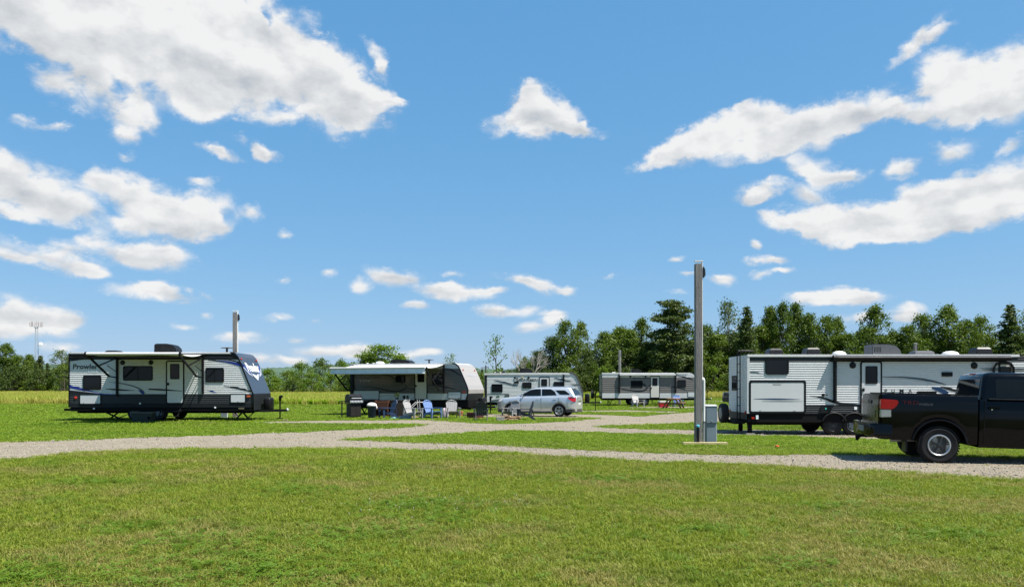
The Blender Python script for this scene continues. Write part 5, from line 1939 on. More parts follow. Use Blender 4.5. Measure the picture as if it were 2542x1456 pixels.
T.plate((1408, 938), (1428, 958), mat('green_indicator', (.05, .5, .4), .3), 'indicator', d=.05)
T.plate((1795, 925), (1832, 962), LETTERW, 'label_plate', d=.03)
T.plate((502, 1032), (534, 1088), LETTERW, 'label_plate', d=.02)
T.plate((442, 1058), (480, 1084), REDL, 'marker_lamp', d=.04)
T.disc((1390, 768), .06, BLACK, 'lock_cap')
T.plate((1420, 764), (1448, 778), GREYD, 'label_plate', d=.02)
T.vent((650, 160), (830, 232), v=1.0)
T.vent((1140, 150), (1320, 226), v=1.0)
T.vent((1510, 190), (1690, 240), v=.7, dome=True)
T.air_conditioner((395, 80), (690, 172), v=1.2, m=mat('dusty_grey_plastic', (.075, .078, .085), .5), zoom=z6)
T.vent((830, 145), (1030, 176), v=1.0, zoom=z6, m=mat('dusty_grey_plastic', (.075, .078, .085), .5))
T.vent((1140, 145), (1300, 176), v=.7, dome=True, zoom=z6)
T.vent((1440, 110), (1600, 166), v=1.0, zoom=z6)
# wheels and fender flares
for k in (1530, 1795):
    T.wheel(T.W(k, 1225)[0], .385, rim_m=CHAR2 if k == 1530 else None)  # left near rim coloured dark in place of the shadow on it
    T.wheel(T.W(k, 1225)[0], .385, 1)
for k in (1660, 1925):
    uc = T.W(1530 if k == 1660 else 1795, 1225)[0]
    arc = [(uc + .47 * math.cos(R(a)), -.02, .385 + .47 * math.sin(R(a))) for a in range(20, 161, 14)]
    MB().tube(arc, .035, 6).build('fender_flare', BLACK, T.root, 40)
# rear wall: window, ladder, lamps, bumper, spare wheel
rw = MB().ring([(ul, 1.35), (ul, 2.0), (ul, 2.0), (ul, 1.35)], [(ul, 1.4), (ul, 1.95), (ul, 1.95), (ul, 1.4)], 0, 0) if False else None
wa, wb = T.W(240, 712)[1], T.W(240, 508)[1]
wf = MB().box((ul - .05, 1.25, wa), (ul - .02, 1.95, wb)).build('window', BLACK, T.root, bevel=.012)
MB().box((ul - .056, 1.3, wa + .05), (ul - .04, 1.9, wb - .05)).build('pane', PANE, wf)
lad = MB()
for v in (.42, .80):
    lad.tube([(ul + .35, v, wt + .18), (ul - .12, v, wt + .20), (ul - .16, v, wt), (ul - .16, v, .62), (ul - .05, v, .55)], .022, 6)
lad = lad.build('ladder', BLACK, T.root, 40)
for k in range(7):
    zz = .8 + k * .32
    MB().tube([(ul - .16, .42, zz), (ul - .16, .80, zz)], .018, 6).build('rung', BLACK, lad)
for v in (.15, 2.25):
    MB().box((ul - .05, v - .05, .80), (ul - .02, v + .05, .92)).build('tail_lamp', REDL, T.root)
MB().box((ul - .022, .02, wl - .25), (ul - .014, 2.42, .85)).build('rear_skirt', CHAR2, T.root)
MB().box((ul - .42, .2, .42), (ul - .04, 2.24, .52)).build('rear_bumper', FRAMEK, T.root)
sw = MB().lathe([(.2, 0), (.36, .0), (.385, .05), (.385, .2), (.36, .25), (.2, .25)], (ul - .70, 1.22, .80), 'x', 26).build('spare_wheel', TYRE, T.root, 40)
MB().lathe([(.05, -.01), (.22, .0), (.24, .03)], (ul - .71, 1.22, .80), 'x', 16).build('rim', RIM, sw, 40)
MB().box((ul - .45, 1.15, .50), (ul - .38, 1.29, .85)).build('carrier_post', FRAMEK, T.root)
for (zx, v) in ((300, 1.5), (420, .2)):
    uu = T.W(zx, 1200, v)[0]
    j = MB().box((uu - .07, v - .07, .08), (uu + .07, v + .07, .42)).build('stabiliser_jack', FRAMEK, T.root)
    MB().lathe([(.10, 0), (.06, .04), (.10, .1), (.05, .16), (.1, .22)], (uu, v, .12), 'z', 8).build('jack_screw', FRAMEK, j)
    MB().box((uu - .16, v - .12, .0), (uu + .16, v + .12, .08)).build('jack_block', CONC, j)

# ------------------------------------------------------------------ vehicles
PAINTK = mat('black_car_paint', (0.0022, 0.0028, 0.0042), 0.10, var=0.1, nscale=1.5, coat=0.15, spec=0.14)
PAINTN = mat('navy_car_paint', (0.008, 0.011, 0.022), 0.3, var=0.1, coat=0.7, spec=0.4)
SILVER = mat('silver_car_paint', (0.60, 0.61, 0.62), 0.30, metal=0.55, var=0.04, nscale=1.5, coat=0.7)
CARGLASS = glass_mat('car_glass', (0.008, 0.011, 0.013), 0.03, 0.12)
CHROME = mat('chrome', (0.62, 0.63, 0.65), 0.18, metal=1.0, var=0.03)
ALLOY = mat('alloy_rim', (0.50, 0.52, 0.53), 0.32, metal=0.7, var=0.08)
ALLOYK = mat('dark_alloy', (0.055, 0.058, 0.062), 0.35, metal=0.6, var=0.1)
REDT = mat('red_tail_lens', (0.36, 0.004, 0.010), 0.12, coat=0.4)
CLEART = mat('clear_lens', (0.34, 0.35, 0.34), 0.12, coat=1.0)
REDTXT = mat('red_lettering', (0.085, 0.004, 0.008), 0.4)
GREYTXT = mat('grey_lettering', (0.10, 0.105, 0.11), 0.4)
CLAD = mat('grey_plastic_cladding', (0.055, 0.052, 0.050), 0.7, var=0.2, nscale=6)


def car_wheel(root, u, v, r, width, side, spokes, rim_r, lip_m, spoke_m, knobs=False, double=True):
    """side -1: faces the near side (-v), +1: the far side"""
    f = side
    prof = [(rim_r * .98, -f * .03), (rim_r * 1.04, f * .0), (r * .86, f * .012), (r * .96, -f * .02), (r, -f * .06), (r, -f * (width - .06)), (r * .96, -f * (width - .02)), (rim_r, -f * width)]
    w = MB().lathe(prof, (u, v, r), 'y', 36).build('wheel', TYRE, root, 35)
    if knobs:
        kb = MB()
        for k in range(44):
            a = 2 * math.pi * k / 44
            for (d0, d1, o) in ((.005, .11, 0), (.13, width - .005, .5)):
                a2 = a + o * 2 * math.pi / 44
                c, s = math.cos(a2), math.sin(a2)
                t0, t1 = -.018, .018
                pts = []
                for rr in (r - .01, r + .014):
                    for tt in (t0, t1):
                        for dd in (d0, d1):
                            pts.append((u + rr * c - tt * s, v - f * dd, r + rr * s + tt * c))
                kb.add(pts, [(0, 1, 3, 2), (4, 6, 7, 5), (0, 4, 5, 1), (2, 3, 7, 6), (0, 2, 6, 4), (1, 5, 7, 3)])
        kb.build('tread', TYRE, w)
    MB().lathe([(rim_r * .86, -f * .10), (rim_r * .87, f * .0), (rim_r * .93, f * .012), (rim_r, f * .008), (rim_r * 1.02, -f * .03)], (u, v, r), 'y', 36).build('rim', lip_m, w, 35)
    MB().lathe([(.01, -f * .085), (rim_r * .88, -f * .085)], (u, v, r), 'y', 24).build('brake_disc', FRAMEK, w)
    MB().lathe([(rim_r * .10, f * .012), (rim_r * .2, f * .008), (rim_r * .24, -f * .02), (rim_r * .24, -f * .07)], (u, v, r), 'y', 18).build('hub_cap', spoke_m, w, 35)
    for k in range(spokes):
        a = 2 * math.pi * k / spokes + .3
        for da in ((-.13, .13) if double else (0,)):
            p0 = (u + rim_r * .18 * math.cos(a + da * .6), v - f * .02, r + rim_r * .18 * math.sin(a + da * .6))
            p1 = (u + rim_r * .9 * math.cos(a + da), v - f * .012, r + rim_r * .9 * math.sin(a + da))
            MB().bar(p0, p1, rim_r * (.11 if double else .2), .025).build('spoke', spoke_m, w, bevel=.004)
    return w


def arch(u, wheels, low, rad, cw):
    z = low
    for c in wheels:
        if abs(u - c) < rad:
            z = max(z, cw + math.sqrt(rad * rad - (u - c) ** 2))
    return z


def poly_plate(name, pts, m, parent, fn, off=0.0):
    """thin plate following the surface v = fn(u, w)"""
    n = len(pts)
    vs_ = [(p[0], fn(*p) - off, p[1]) for p in pts] + [(p[0], fn(*p) + .02, p[1]) for p in pts]
    fs = [tuple(range(n)), tuple(range(2 * n - 1, n - 1, -1))] + [(i, n + i, n + (i + 1) % n, (i + 1) % n) for i in range(n)]
    return MB().add(vs_, fs).build(name, m, parent)


def make_truck(label, loc, yaw, pitch, paint, detail=True, group=None):
    W = 2.03
    root = empty('pickup_truck', loc, yaw, label, 'pickup truck', group)
    root.rotation_euler = (0, pitch, yaw)
    RAIL = 1.57
    # bed
    us = [-1.22, -1.15, -1.0, -.8] + [-.58 + .0725 * k for k in range(17)] + [.70, .79]
    rings = []
    for u in us:
        b = arch(u, (0,), .52 if u < 0 else .46, .575, .43)
        e = .06 if u < -1.2 else (.02 if u < -1.1 else 0)
        pr = [(.035 + e, b), (.012 + e, b + .05), (0 + e, max(b + .08, .95)), (-.005 + e, max(b + .1, 1.2)), (.01 + e, RAIL - .12), (.03 + e, RAIL - .02), (.05 + e, RAIL), (.14, RAIL), (.15, 1.05)]
        rings.append([(u, v, w) for v, w in pr] + [(u, W - v, w) for v, w in reversed(pr)])
    MB().loft(rings).build('bed', paint, root, 40)
    MB().box((-1.10, .10, RAIL + .002), (.76, .16, RAIL + .03)).build('bed_rail', BLACK, root, bevel=.008)
    MB().box((-1.10, W - .16, RAIL + .002), (.76, W - .10, RAIL + .03)).build('bed_rail', BLACK, root, bevel=.008)
    tg = MB().box((-1.275, .14, .86), (-1.205, W - .14, RAIL - .01)).build('tailgate', paint, root, bevel=.02)
    MB().box((-1.292, .82, 1.33), (-1.27, 1.21, 1.42)).build('tailgate_handle', PLASTK, tg, bevel=.008)
    MB().box((-1.283, .45, 1.0), (-1.268, 1.58, 1.18)).build('tailgate_panel', paint, tg, bevel=.006)
    for s in (0, 1):
        vv = lambda u, w: 0.004
        red = MB().prism([(-1.262, 1.22), (-1.262, 1.455), (-.92, 1.44), (-.875, 1.40), (-.91, 1.31), (-.99, 1.22)], -.014, .13)
        wht = MB().prism([(-1.258, 1.03), (-1.258, 1.215), (-1.02, 1.215), (-1.03, 1.04)], -.011, .12)
        if s:
            for mb in (red, wht):
                mb.v = [(x, W - y, z) for x, y, z in mb.v]
        tl = red.build('tail_lamp', REDT, root, bevel=.012)
        wht.build('reversing_lens', CLEART, tl, bevel=.012)
    bmp = MB().loft([[(x, y, z) for x, y in ((-1.00, -.01 + i), (-1.38, .0 + i), (-1.46, .10 + i), (-1.47, W - .10 - i), (-1.38, W - i), (-1.00, W + .01 - i), (-1.02, W - .12), (-1.25, W - .2), (-1.25, .2), (-1.02, .12))] for z, i in ((.56, .04), (.60, .0), (.83, .0), (.88, .03))])
    bp_ = bmp.build('rear_bumper', PAINTK if detail else paint, root, 40)
    MB().box((-1.474, .72, .66), (-1.462, 1.31, .80)).build('licence_plate', mat('licence_plate', (.10, .13, .16), .4), bp_)
    MB().box((-1.55, .96, .50), (-1.2, 1.07, .57)).build('tow_bar', FRAMEK, root)
    MB().lathe([(.02, .0), (.02, .05), (.032, .07), (.034, .09), (.02, .115)], (-1.57, 1.015, .42), 'z', 10).build('tow_ball', FRAMEK, root, 50)
    MB().bar((-1.57, 1.015, .42), (-1.5, 1.015, .52), .05, .06).build('ball_mount', FRAMEK, root)
    MB().tube([(-.1, .45, .52), (-.6, .40, .50), (-.95, .36, .48)], .045, 10).build('exhaust_pipe', STEEL, root, 40)
    MB().box((-.70, .05, .24), (-.66, .36, .62)).build('mud_flap', PLASTK, root)
    MB().box((-.57, .33, .50), (.57, W - .33, 1.03)).build('wheel_well', FRAMEK, root)
    MB().box((3.13, .33, .50), (4.27, W - .33, 1.03)).build('wheel_well', FRAMEK, root)
    MB().tube([(0, .1, .43), (0, W - .1, .43)], .07, 10).build('rear_axle', FRAMEK, root, 40)
    MB().box((-1.15, .5, .50), (4.3, W - .5, .68)).build('ladder_frame', FRAMEK, root)
    # cab and nose
    us = [.83, .86, .95, 1.2, 1.6, 2.0, 2.4, 2.8, 3.0] + [3.12 + .0725 * k for k in range(17)] + [4.42, 4.55, 4.64, 4.68]
    rings = []
    for u in us:
        b = arch(u, (3.70,), .40 if u < 3.9 else .48, .575, .43)
        top = 1.50 if u < 2.9 else 1.50 - .10 * min(1, (u - 2.9) / .6) - .08 * max(0, u - 3.5)
        if u > 4.6:
            top -= .12
        e = .0 if u < 4.4 else (u - 4.4) * .5
        e += .02 if u < .85 else 0
        pr = [(.06 + e, b), (.025 + e, b + .06), (.0 + e, max(b + .08, .95)), (.005 + e, max(b + .1, 1.15)), (.025 + e, top - .07), (.06 + e, top - .01), (.12 + e, top)]
        rings.append([(u, v, w) for v, w in pr] + [(u, W - v, w) for v, w in reversed(pr)])
    MB().loft(rings).build('cab_body', paint, root, 40)
    gr = []
    for (z, a0, a1, i, r_) in ((1.46, .855, 3.12, .06, .10), (1.56, .865, 2.98, .07, .10), (2.0, .93, 2.42, .145, .11), (2.075, .97, 2.30, .18, .12), (2.12, 1.06, 2.15, .28, .12)):
        gr.append([(q[0], q[1], z) for q in rrect(a0, a1, i, W - i, r_, 4)])
    MB().loft(gr).build('cab_roof', paint, root, 40)
    vside = lambda u, w: .07 + (w - 1.56) / .44 * .075
    urear = lambda w: .865 + (w - 1.56) / .44 * .065
    for s in (0, 1):
        for nm, pts in (('side_window', [(1.17, 1.54), (1.17, 1.93), (1.22, 1.965), (1.82, 1.965), (1.86, 1.54)]), ('side_window', [(1.94, 1.54), (1.92, 1.965), (2.36, 1.96), (2.86, 1.54)])):
            fn = vside if s == 0 else (lambda u, w: W - vside(u, w))
            g = poly_plate(nm, pts, CARGLASS, root, fn, .006 if s == 0 else -.006)
    MB().add([(urear(w) - .008, v, w) for v, w in ((.24, 1.58), (W - .24, 1.58), (W - .30, 1.96), (.30, 1.96))], [(0, 1, 2, 3)]).build('rear_window', CARGLASS, root, fix=False)
    ufr = lambda w: 2.98 - (w - 1.56) / .44 * .56
    MB().add([(ufr(w) + .008, v, w) for v, w in ((.20, 1.57), (W - .20, 1.57), (W - .3, 1.97), (.3, 1.97))], [(0, 3, 2, 1)]).build('windscreen', CARGLASS, root, fix=False)
    MB().box((.965, W / 2 - .17, 2.05), (1.09, W / 2 + .17, 2.10)).build('high_brake_lamp', REDT, root, bevel=.012)
    # door seams, handles, sill strip
    for x, z1 in ((.92, 1.47), (1.90, 1.47), (2.98, 1.40)):
        MB().box((x, -.004, .50), (x + .010, .03, z1)).build('door_seam', BLACK, root)
    MB().box((1.0, -.006, 1.50), (2.95, .07, 1.525)).build('sill_strip', ALLOYK, root, bevel=.004)
    for x in (1.0, 2.0):
        h = MB().box((x, -.035, 1.30), (x + .24, .01, 1.335)).build('door_handle', paint, root, bevel=.01)
        MB().lathe([(.018, -.014), (.018, .01)], (x + .07, 0, 1.27), 'y', 10).build('lock', CHROME, h)
    mr = MB().loft([[(2.78 + x, -.26 + i, 1.45 + z) for x, z in ((0, 0), (.16, .02), (.17, .22), (.02, .26))] for i in (0, .06, .2)]).build('door_mirror', paint, root, bevel=.02)
    MB().box((2.85, -.08, 1.48), (2.92, .06, 1.53)).build('mirror_arm', PLASTK, mr)
    MB().box((4.66, .45, .95), (4.72, W - .45, 1.26)).build('grille', PLASTK, root, bevel=.02)
    for v in (.12, W - .42):
        MB().box((4.52, v, 1.0), (4.70, v + .30, 1.26)).build('headlamp', CLEART, root, bevel=.04)
    MB().loft([[(4.35, -.0, z), (4.72, .12, z), (4.82, .5, z), (4.82, W - .5, z), (4.72, W - .12, z), (4.35, W, z), (4.45, W - .3, z), (4.45, .3, z)] for z in (.55, .88)]).build('front_bumper', PLASTK, root, bevel=.03)
    for uu in (0, 3.70):
        arc = [(uu + .575 * math.cos(R(a)), -.012, .43 + .575 * math.sin(R(a))) for a in range(8, 173, 8)]
        MB().tube(arc, .022, 6).build('arch_lip', paint, root, 40)
        for v, sd in ((-.01, -1), (W + .01, 1)):
            car_wheel(root, uu, v, .425, .29, sd, 5, .245, ALLOY, ALLOYK, knobs=detail and sd == -1 and uu == 0)
    if detail:
        lettering('TRD', root, REDTXT, (-.80, -.012, 1.345), (1, 0, 0), (0, 0, 1), .34, .085, bold=.0)
        lettering('WARRIOR', root, GREYTXT, (-.45, -.012, 1.325), (1, 0, 0), (0, 0, 1), .30, .055, shear=.2)
    return root


truck_x = (2330.3 - CX) / FPX * 17.7
make_truck('black lifted pickup truck on knobbly tyres at the right edge of the picture', (truck_x, 17.7, EYE - 193 / FPX * 17.7), R(-13), R(1.2), PAINTK)
fx = (1799 - CX) / FPX * 64.5
make_truck('dark pickup whose front pokes out behind the rear of the long white trailer', (fx + 4.7, 66.0, gz1(fx + 2, 68)), R(180 + 6), 0, PAINTN, detail=False)


def make_suv(label, loc, yaw):
    W = 1.84
    root = empty('parked_car', loc, yaw, label, 'car')
    wh = (0.0, -2.857)
    us = [-3.81, -3.78, -3.70, -3.55, -3.4, -3.28] + [-3.26 + .0504 * k for k in range(17)] + [-2.40, -2.1, -1.7, -1.3, -.9, -.6, -.42] + [-.403 + .0504 * k for k in range(17)] + [.45, .6, .75, .85, .92, .96]
    rings = []
    for u in us:
        low = .25 if -3.3 < u < .5 else .30
        b = arch(u, wh, low, .405, .35)
        if u < -2.45:
            t = (u + 3.81) / 1.36
            top = .80 + .22 * min(1, (t * 3.2) ** .5) + .10 * t
        else:
            top = 1.12 + .05 * min(1, (u + 2.45) / 2.4)
        if u > .8:
            top -= (u - .8) * .35
        e = .30 * max(0, (-3.35 - u) / .46) ** 1.8 + .20 * max(0, (u - .55) / .41) ** 1.8
        fl = .012 * sum(math.exp(-((u - c) / .5) ** 2) for c in wh)
        b1 = max(b + .05, .30)
        pr = [(.06 + e, b), (.035 + e, b1), (.018 + e - fl, max(b + .07, .55)), (.02 + e - fl, max(b + .09, .72)), (.012 + e - fl * .8, max(b + .11, .86)), (.045 + e, top - .08), (.075 + e, top - .02), (.12 + e, top)]
        rings.append([(u, v, w) for v, w in pr] + [(u, W - v, w) for v, w in reversed(pr)])
    MB().loft(rings).build('body', SILVER, root, 45)
    gr = []
    for (z, a0, a1, i, r_) in ((1.09, -2.68, .93, .085, .16), (1.18, -2.50, .90, .10, .16), (1.54, -1.78, .68, .20, .16), (1.63, -1.48, .58, .25, .16), (1.675, -.85, .38, .38, .16)):
        gr.append([(q[0], q[1], z) for q in rrect(a0, a1, i, W - i, r_, 4)])
    MB().loft(gr).build('cabin_roof', SILVER, root, 45)
    vs1 = lambda u, w: .10 + (w - 1.18) / .36 * .10
    for s in (0, 1):
        fn = vs1 if s == 0 else (lambda u, w: W - vs1(u, w))
        o = .008 if s == 0 else -.008
        for pts in ([(-2.36, 1.175), (-2.10, 1.33), (-1.72, 1.52), (-1.40, 1.565), (-1.12, 1.57), (-1.09, 1.19)], [(-1.03, 1.19), (-1.06, 1.565), (-.52, 1.555), (-.30, 1.44), (-.17, 1.22)], [(.02, 1.26), (-.26, 1.50), (.30, 1.49), (.60, 1.28), (.58, 1.25)]):
            poly_plate('side_window', pts, CARGLASS, root, fn, o)
    ub = lambda w: .90 - (w - 1.18) / .36 * .22
    MB().add([(ub(w) + .010, v, w) for v, w in ((.24, 1.21), (W - .24, 1.21), (W - .34, 1.52), (.34, 1.52))], [(0, 1, 2, 3)]).build('rear_window', CARGLASS, root, fix=False)
    uw = lambda w: -2.50 + (w - 1.18) / .36 * .72
    MB().add([(uw(w) - .010, v, w) for v, w in ((.22, 1.17), (W - .22, 1.17), (W - .34, 1.54), (.34, 1.54))], [(0, 1, 2, 3)]).build('windscreen', CARGLASS, root, fix=False)
    MB().box((.54, .35, 1.59), (.74, W - .35, 1.62)).build('tailgate_spoiler', SILVER, root, bevel=.012)
    # cladding
    cl = MB()
    for (a, b, z0, z1) in ((-2.42, -.44, .20, .30), (.42, .80, .26, .44)):
        cl.box((a, .0, z0), (b, .08, z1))
    cl.build('sill_cladding', CLAD, root, bevel=.015)
    MB().loft([[(x, y, z) for x, y in ((.55, .02), (.86, .12), (.965, .35), (.965, W - .35), (.86, W - .12), (.55, W - .02), (.6, W - .3), (.6, .3))] for z in (.25, .46)]).build('rear_bumper', CLAD, root, bevel=.02)
    MB().loft([[(x, y, z) for x, y in ((-3.40, .03), (-3.70, .16), (-3.83, .45), (-3.83, W - .45), (-3.70, W - .16), (-3.40, W - .03), (-3.4, W - .3), (-3.4, .3))] for z in (.22, .42)]).build('front_bumper', CLAD, root, bevel=.02)
    for s in (0, 1):
        f = (lambda y: y) if s == 0 else (lambda y: W - y)
        MB().loft([[(.50, f(.005), 1.13), (.58, f(-.012), .98), (.80, f(.04), .86), (.945, f(.17), .87), (.945, f(.20), 1.10), (.75, f(.03), 1.14)], [(.52, f(.10), 1.12), (.60, f(.10), .98), (.80, f(.18), .86), (.86, f(.28), .88), (.84, f(.30), 1.10), (.72, f(.18), 1.12)]]).build('tail_lamp', REDT, root, bevel=.008)
        MB().loft([[(-3.66, f(.17), .72), (-3.42, f(.04), .78), (-3.34, f(.05), .93), (-3.55, f(.14), .88)], [(-3.5, f(.35), .72), (-3.35, f(.2), .78), (-3.3, f(.2), .93), (-3.45, f(.3), .88)]]).build('headlamp', CLEART, root, bevel=.008)
    MB().box((.955, W / 2 - .26, .66), (.972, W / 2 + .26, .79)).build('licence_plate', mat('pale_plate', (.5, .52, .5), .5), root)
    MB().box((.955, W / 2 - .36, .86), (.985, W / 2 + .36, .905)).build('tailgate_trim', CHROME, root, bevel=.008)
    MB().box((-3.835, .5, .52), (-3.80, W - .5, .72)).build('grille', PLASTK, root, bevel=.01)
    for x in (-2.28, -1.06, -.02):
        MB().box((x, -.002, .36), (x + .008, .04, 1.08)).build('door_seam', CLAD, root)
    for x in (-1.40, -.38):
        MB().box((x, -.028, .95), (x + .22, .02, .985)).build('door_handle', CHROME, root, bevel=.01)
    mr = MB().loft([[(-2.22 + x, -.17 + i, 1.14 + z) for x, z in ((0, 0), (.11, .01), (.13, .15), (.02, .16))] for i in (0, .05, .14)]).build('door_mirror', SILVER, root, bevel=.02)
    MB().box((-2.16, -.05, 1.15), (-2.10, .08, 1.19)).build('mirror_arm', PLASTK, mr)
    for v in (.30, W - .30):
        MB().tube([(-1.1, v, 1.64), (-1.05, v, 1.70), (.28, v, 1.70), (.34, v, 1.64)], .018, 6).build('roof_rail', CHROME, root, 40)
    for uu in wh:
        MB().box((uu - .39, .27, .30), (uu + .39, W - .27, .77)).build('wheel_well', FRAMEK, root)
        arc = [(uu + .41 * math.cos(R(a)), .0, .35 + .41 * math.sin(R(a))) for a in range(0, 181, 10)]
        MB().tube(arc, .022, 6).build('arch_lip', CLAD, root, 40)
        for v, sd in ((.0, -1), (W, 1)):
            car_wheel(root, uu, v, .355, .225, sd, 5, .235, ALLOY, ALLOY)
    return root


sx_ = (1387.5 - CX) / FPX * 43.4
make_suv('silver sport utility car with red tail lamps parked on the gravel', (sx_, 43.4, gz1(sx_, 43.4) + .012), R(-19))

# ------------------------------------------------------------------ posts, pedestals, mast
WOODG = mat('weathered_post', (0.180, 0.170, 0.160), 0.85, var=0.3, nscale=5, bump=0.8, bscale=14, stretch=(3, 3, .35))
PVC = mat('white_conduit', (0.72, 0.72, 0.70), 0.5, var=0.06)
PVCG = mat('grey_conduit', (0.20, 0.215, 0.23), 0.5, var=0.08)
PEDB = mat('blue_grey_enamel', (0.150, 0.195, 0.230), 0.45, var=0.06)
PEDW = mat('pale_enamel', (0.52, 0.54, 0.54), 0.45, var=0.05)
BOARD = mat('pale_board', (0.46, 0.38, 0.20), 0.8, var=0.15, nscale=9)
LAMPK = mat('lamp_housing', (0.02, 0.022, 0.025), 0.4)
BLUECAP = mat('blue_cap', (0.10, 0.42, 0.55), 0.4)


def post(label, loc, H, pedestal=True, detail=True, group='wooden service posts', rz=0.0):
    e = empty('service_post', loc, rz, label, 'post', group)
    a = .10
    MB().loft([[(x + dx, y, z) for x, y in ((-a, -a), (a, -a), (a, a), (-a, a))] for z, dx in ((-.2, 0), (H * .5, .004), (H, .0))]).build('timber', WOODG, e, bevel=.008)
    MB().box((a + .004, -.035, 1.2 if detail else .3), (a + .034, .035, H + .10)).build('conduit', PVC, e, bevel=.006)
    MB().box((-a - .01, -.055, H + .065), (a + .037, .055, H + .10)).build('cap_bracket', PVC, e)
    lm = MB().loft([[(a + .04 + x, y, H - .42 + z) for x, y in ((0, -.05), (.06 * s, -.05), (.06 * s, .05), (0, .05))] for z, s in ((0, .5), (.08, 1.3), (.26, 1.1), (.34, .3))]).build('lamp', LAMPK, e, bevel=.008)
    if detail:
        MB().tube([(a + .06, -.02, .0), (a + .06, -.02, 1.25)], .032, 10).build('conduit', PVCG, e, 40)
        MB().tube([(a + .065, -.05, .7), (a + .065, -.05, 1.95), (a + .06, -.02, 2.0), (a + .05, .02, 1.9)], .034, 10).build('conduit', PVC, e, 40)
        MB().tube([(-.03, -a - .03, .02), (-.03, -a - .03, .52)], .038, 10).build('hydrant_pipe', PLASTK, e, 40)
        MB().box((-.06, -a - .012, .30), (.0, -a - .005, .33)).build('pipe_strap', STEEL, e)
        MB().lathe([(.03, 0), (.05, .02), (.05, .06), (.02, .08)], (-.035, -a - .035, .52), 'z', 10).build('hydrant_cap', BLUECAP, e, 40)
    return e


def pedestal(label, loc, rz=0.0, group='electric pedestals', H=1.15):
    e = empty('electric_pedestal', loc, rz, label, 'electric box', group)
    MB().box((-.15, -.11, -.05), (.15, .13, H * .56)).build('lower_box', [PEDB], e, bevel=.008)
    up = MB().box((-.165, -.14, H * .56), (.165, .14, H)).build('upper_box', PEDB, e, bevel=.008)
    MB().loft([[(-.175, -.15, H), (.175, -.15, H), (.175, .15, H), (-.175, .15, H)], [(-.175, -.15, H + .02), (.175, -.15, H + .02), (.175, .15, H + .05), (-.175, .15, H + .05)]]).build('sloping_lid', PEDW, e)
    MB().box((.152, -.10, 0), (.166, .12, H * .55)).build('sunlit_side', PEDW, e)  # pale side panels paint the sunlit right side of both boxes
    MB().box((.168, -.13, H * .57), (.174, .13, H - .01)).build('sunlit_side', PEDW, up)
    MB().box((-.02, -.148, H * .6), (.02, -.139, H * .64)).build('latch', STEEL, up)
    return e


g = on_ground(1733, 1102)
GP = 'wooden service posts'
post('tall grey square timber post with white conduit right of centre, the nearest of the posts', g, (HY - 655) / FPX * g.y + EYE - g.z)
g2 = on_ground(1765, 1101)
pedestal('blue grey electric pedestal box beside the foot of the nearest tall post', g2 + Vector((.0, .05, 0)))
bd = MB().box((-.72, -.09, -.03), (.62, .10, .075)).build('ground_board', BOARD, None, bevel=.006)
bd.location = (g.x + .22, g.y - .17, g.z)
tag(bd, 'pale flat board lying at the foot of the nearest tall post', 'board')
px = (584 - CX) / FPX * 38.6
post('grey timber post rising behind the left trailer with the blue nose', Vector((px, 38.6, gz1(px, 38.6))), (HY - 775) / FPX * 38.6 + EYE - gz1(px, 38.6), detail=False)
px = (560 - CX) / FPX * 38.6
pedestal('electric pedestal seen below the left trailer with the blue nose', Vector((px, 38.4, gz1(px, 38.4))), 0.2)
px = (1538 - CX) / FPX * 76.5
post('thin far post rising behind the grey trailer roof', Vector((px, 76.5, gz1(px, 76.5))), (HY - 872) / FPX * 76.5 + EYE - gz1(px, 76.5), detail=False)
px = (2272 - CX) / FPX * 62
post('far post whose top shows above the long white trailer roof', Vector((px, 62, gz1(px, 62))), (HY - 854) / FPX * 62 + EYE - gz1(px, 62), detail=False)


def mast():
    d = 420.0
    x = (90 - CX) / FPX * d
    z0 = gz1(x, d)
    H = (HY - 797) / FPX * d + EYE - z0
    e = empty('radio_mast', (x, d, z0), .5, 'slim lattice radio mast with antennas and a round dish at far left', 'mast')
    ms = mat('mast_steel', (0.30, 0.34, 0.38), 0.5, var=.1)
    legs = []
    top_r, bot_r = .75, 1.25
    for k in range(3):
        a = k * 2.094
        b, t = (bot_r * math.cos(a), bot_r * math.sin(a), 0), (top_r * math.cos(a), top_r * math.sin(a), H - 3.5)
        legs.append((Vector(b), Vector(t)))
        MB().tube([b, t], .14, 6).build('leg', ms, e, 40)
    br = MB()
    n = 26
    for i in range(n):
        for k in range(3):
            a0, a1 = legs[k]
            b0, b1 = legs[(k + 1) % 3]
            p, q = a0.lerp(a1, i / n), b0.lerp(b1, (i + 1) / n)
            br.bar(p, q, .05, .05)
            br.bar(b0.lerp(b1, i / n), a0.lerp(a1, (i + 1) / n), .05, .05)
    br.build('lattice_bracing', ms, e)
    MB().lathe([(.9, 0), (1.0, .15), (.9, .3)], (0, 0, H - 3.6), 'z', 12).build('antenna_platform', ms, e)
    am = mat('antenna_panel', (0.34, 0.30, 0.30), 0.6)
    for k in range(11):
        a = k * 2 * math.pi / 11 + .2
        r_ = 3.0 if k % 3 else 2.1
        c, s = r_ * math.cos(a), r_ * math.sin(a)
        MB().box((c - .16, s - .16, H - 3.0), (c + .16, s + .16, H - .2 - (k % 2) * .5)).build('antenna', am, e)
        MB().bar((0, 0, H - 3.3), (c, s, H - 2.6), .1, .1).build('antenna_arm', ms, e)
    MB().lathe([(.15, 0), (.9, -.35), (1.0, -.9), (.9, -.95)], (2.2, -1.2, H - 12.5), 'y', 16).build('dish', mat('dish_white', (.75, .76, .77), .4), e, 40)
    MB().bar((.6, 0, H - 12.5), (2.2, -1.2, H - 12.5), .2, .2).build('dish_arm', ms, e)


mast()
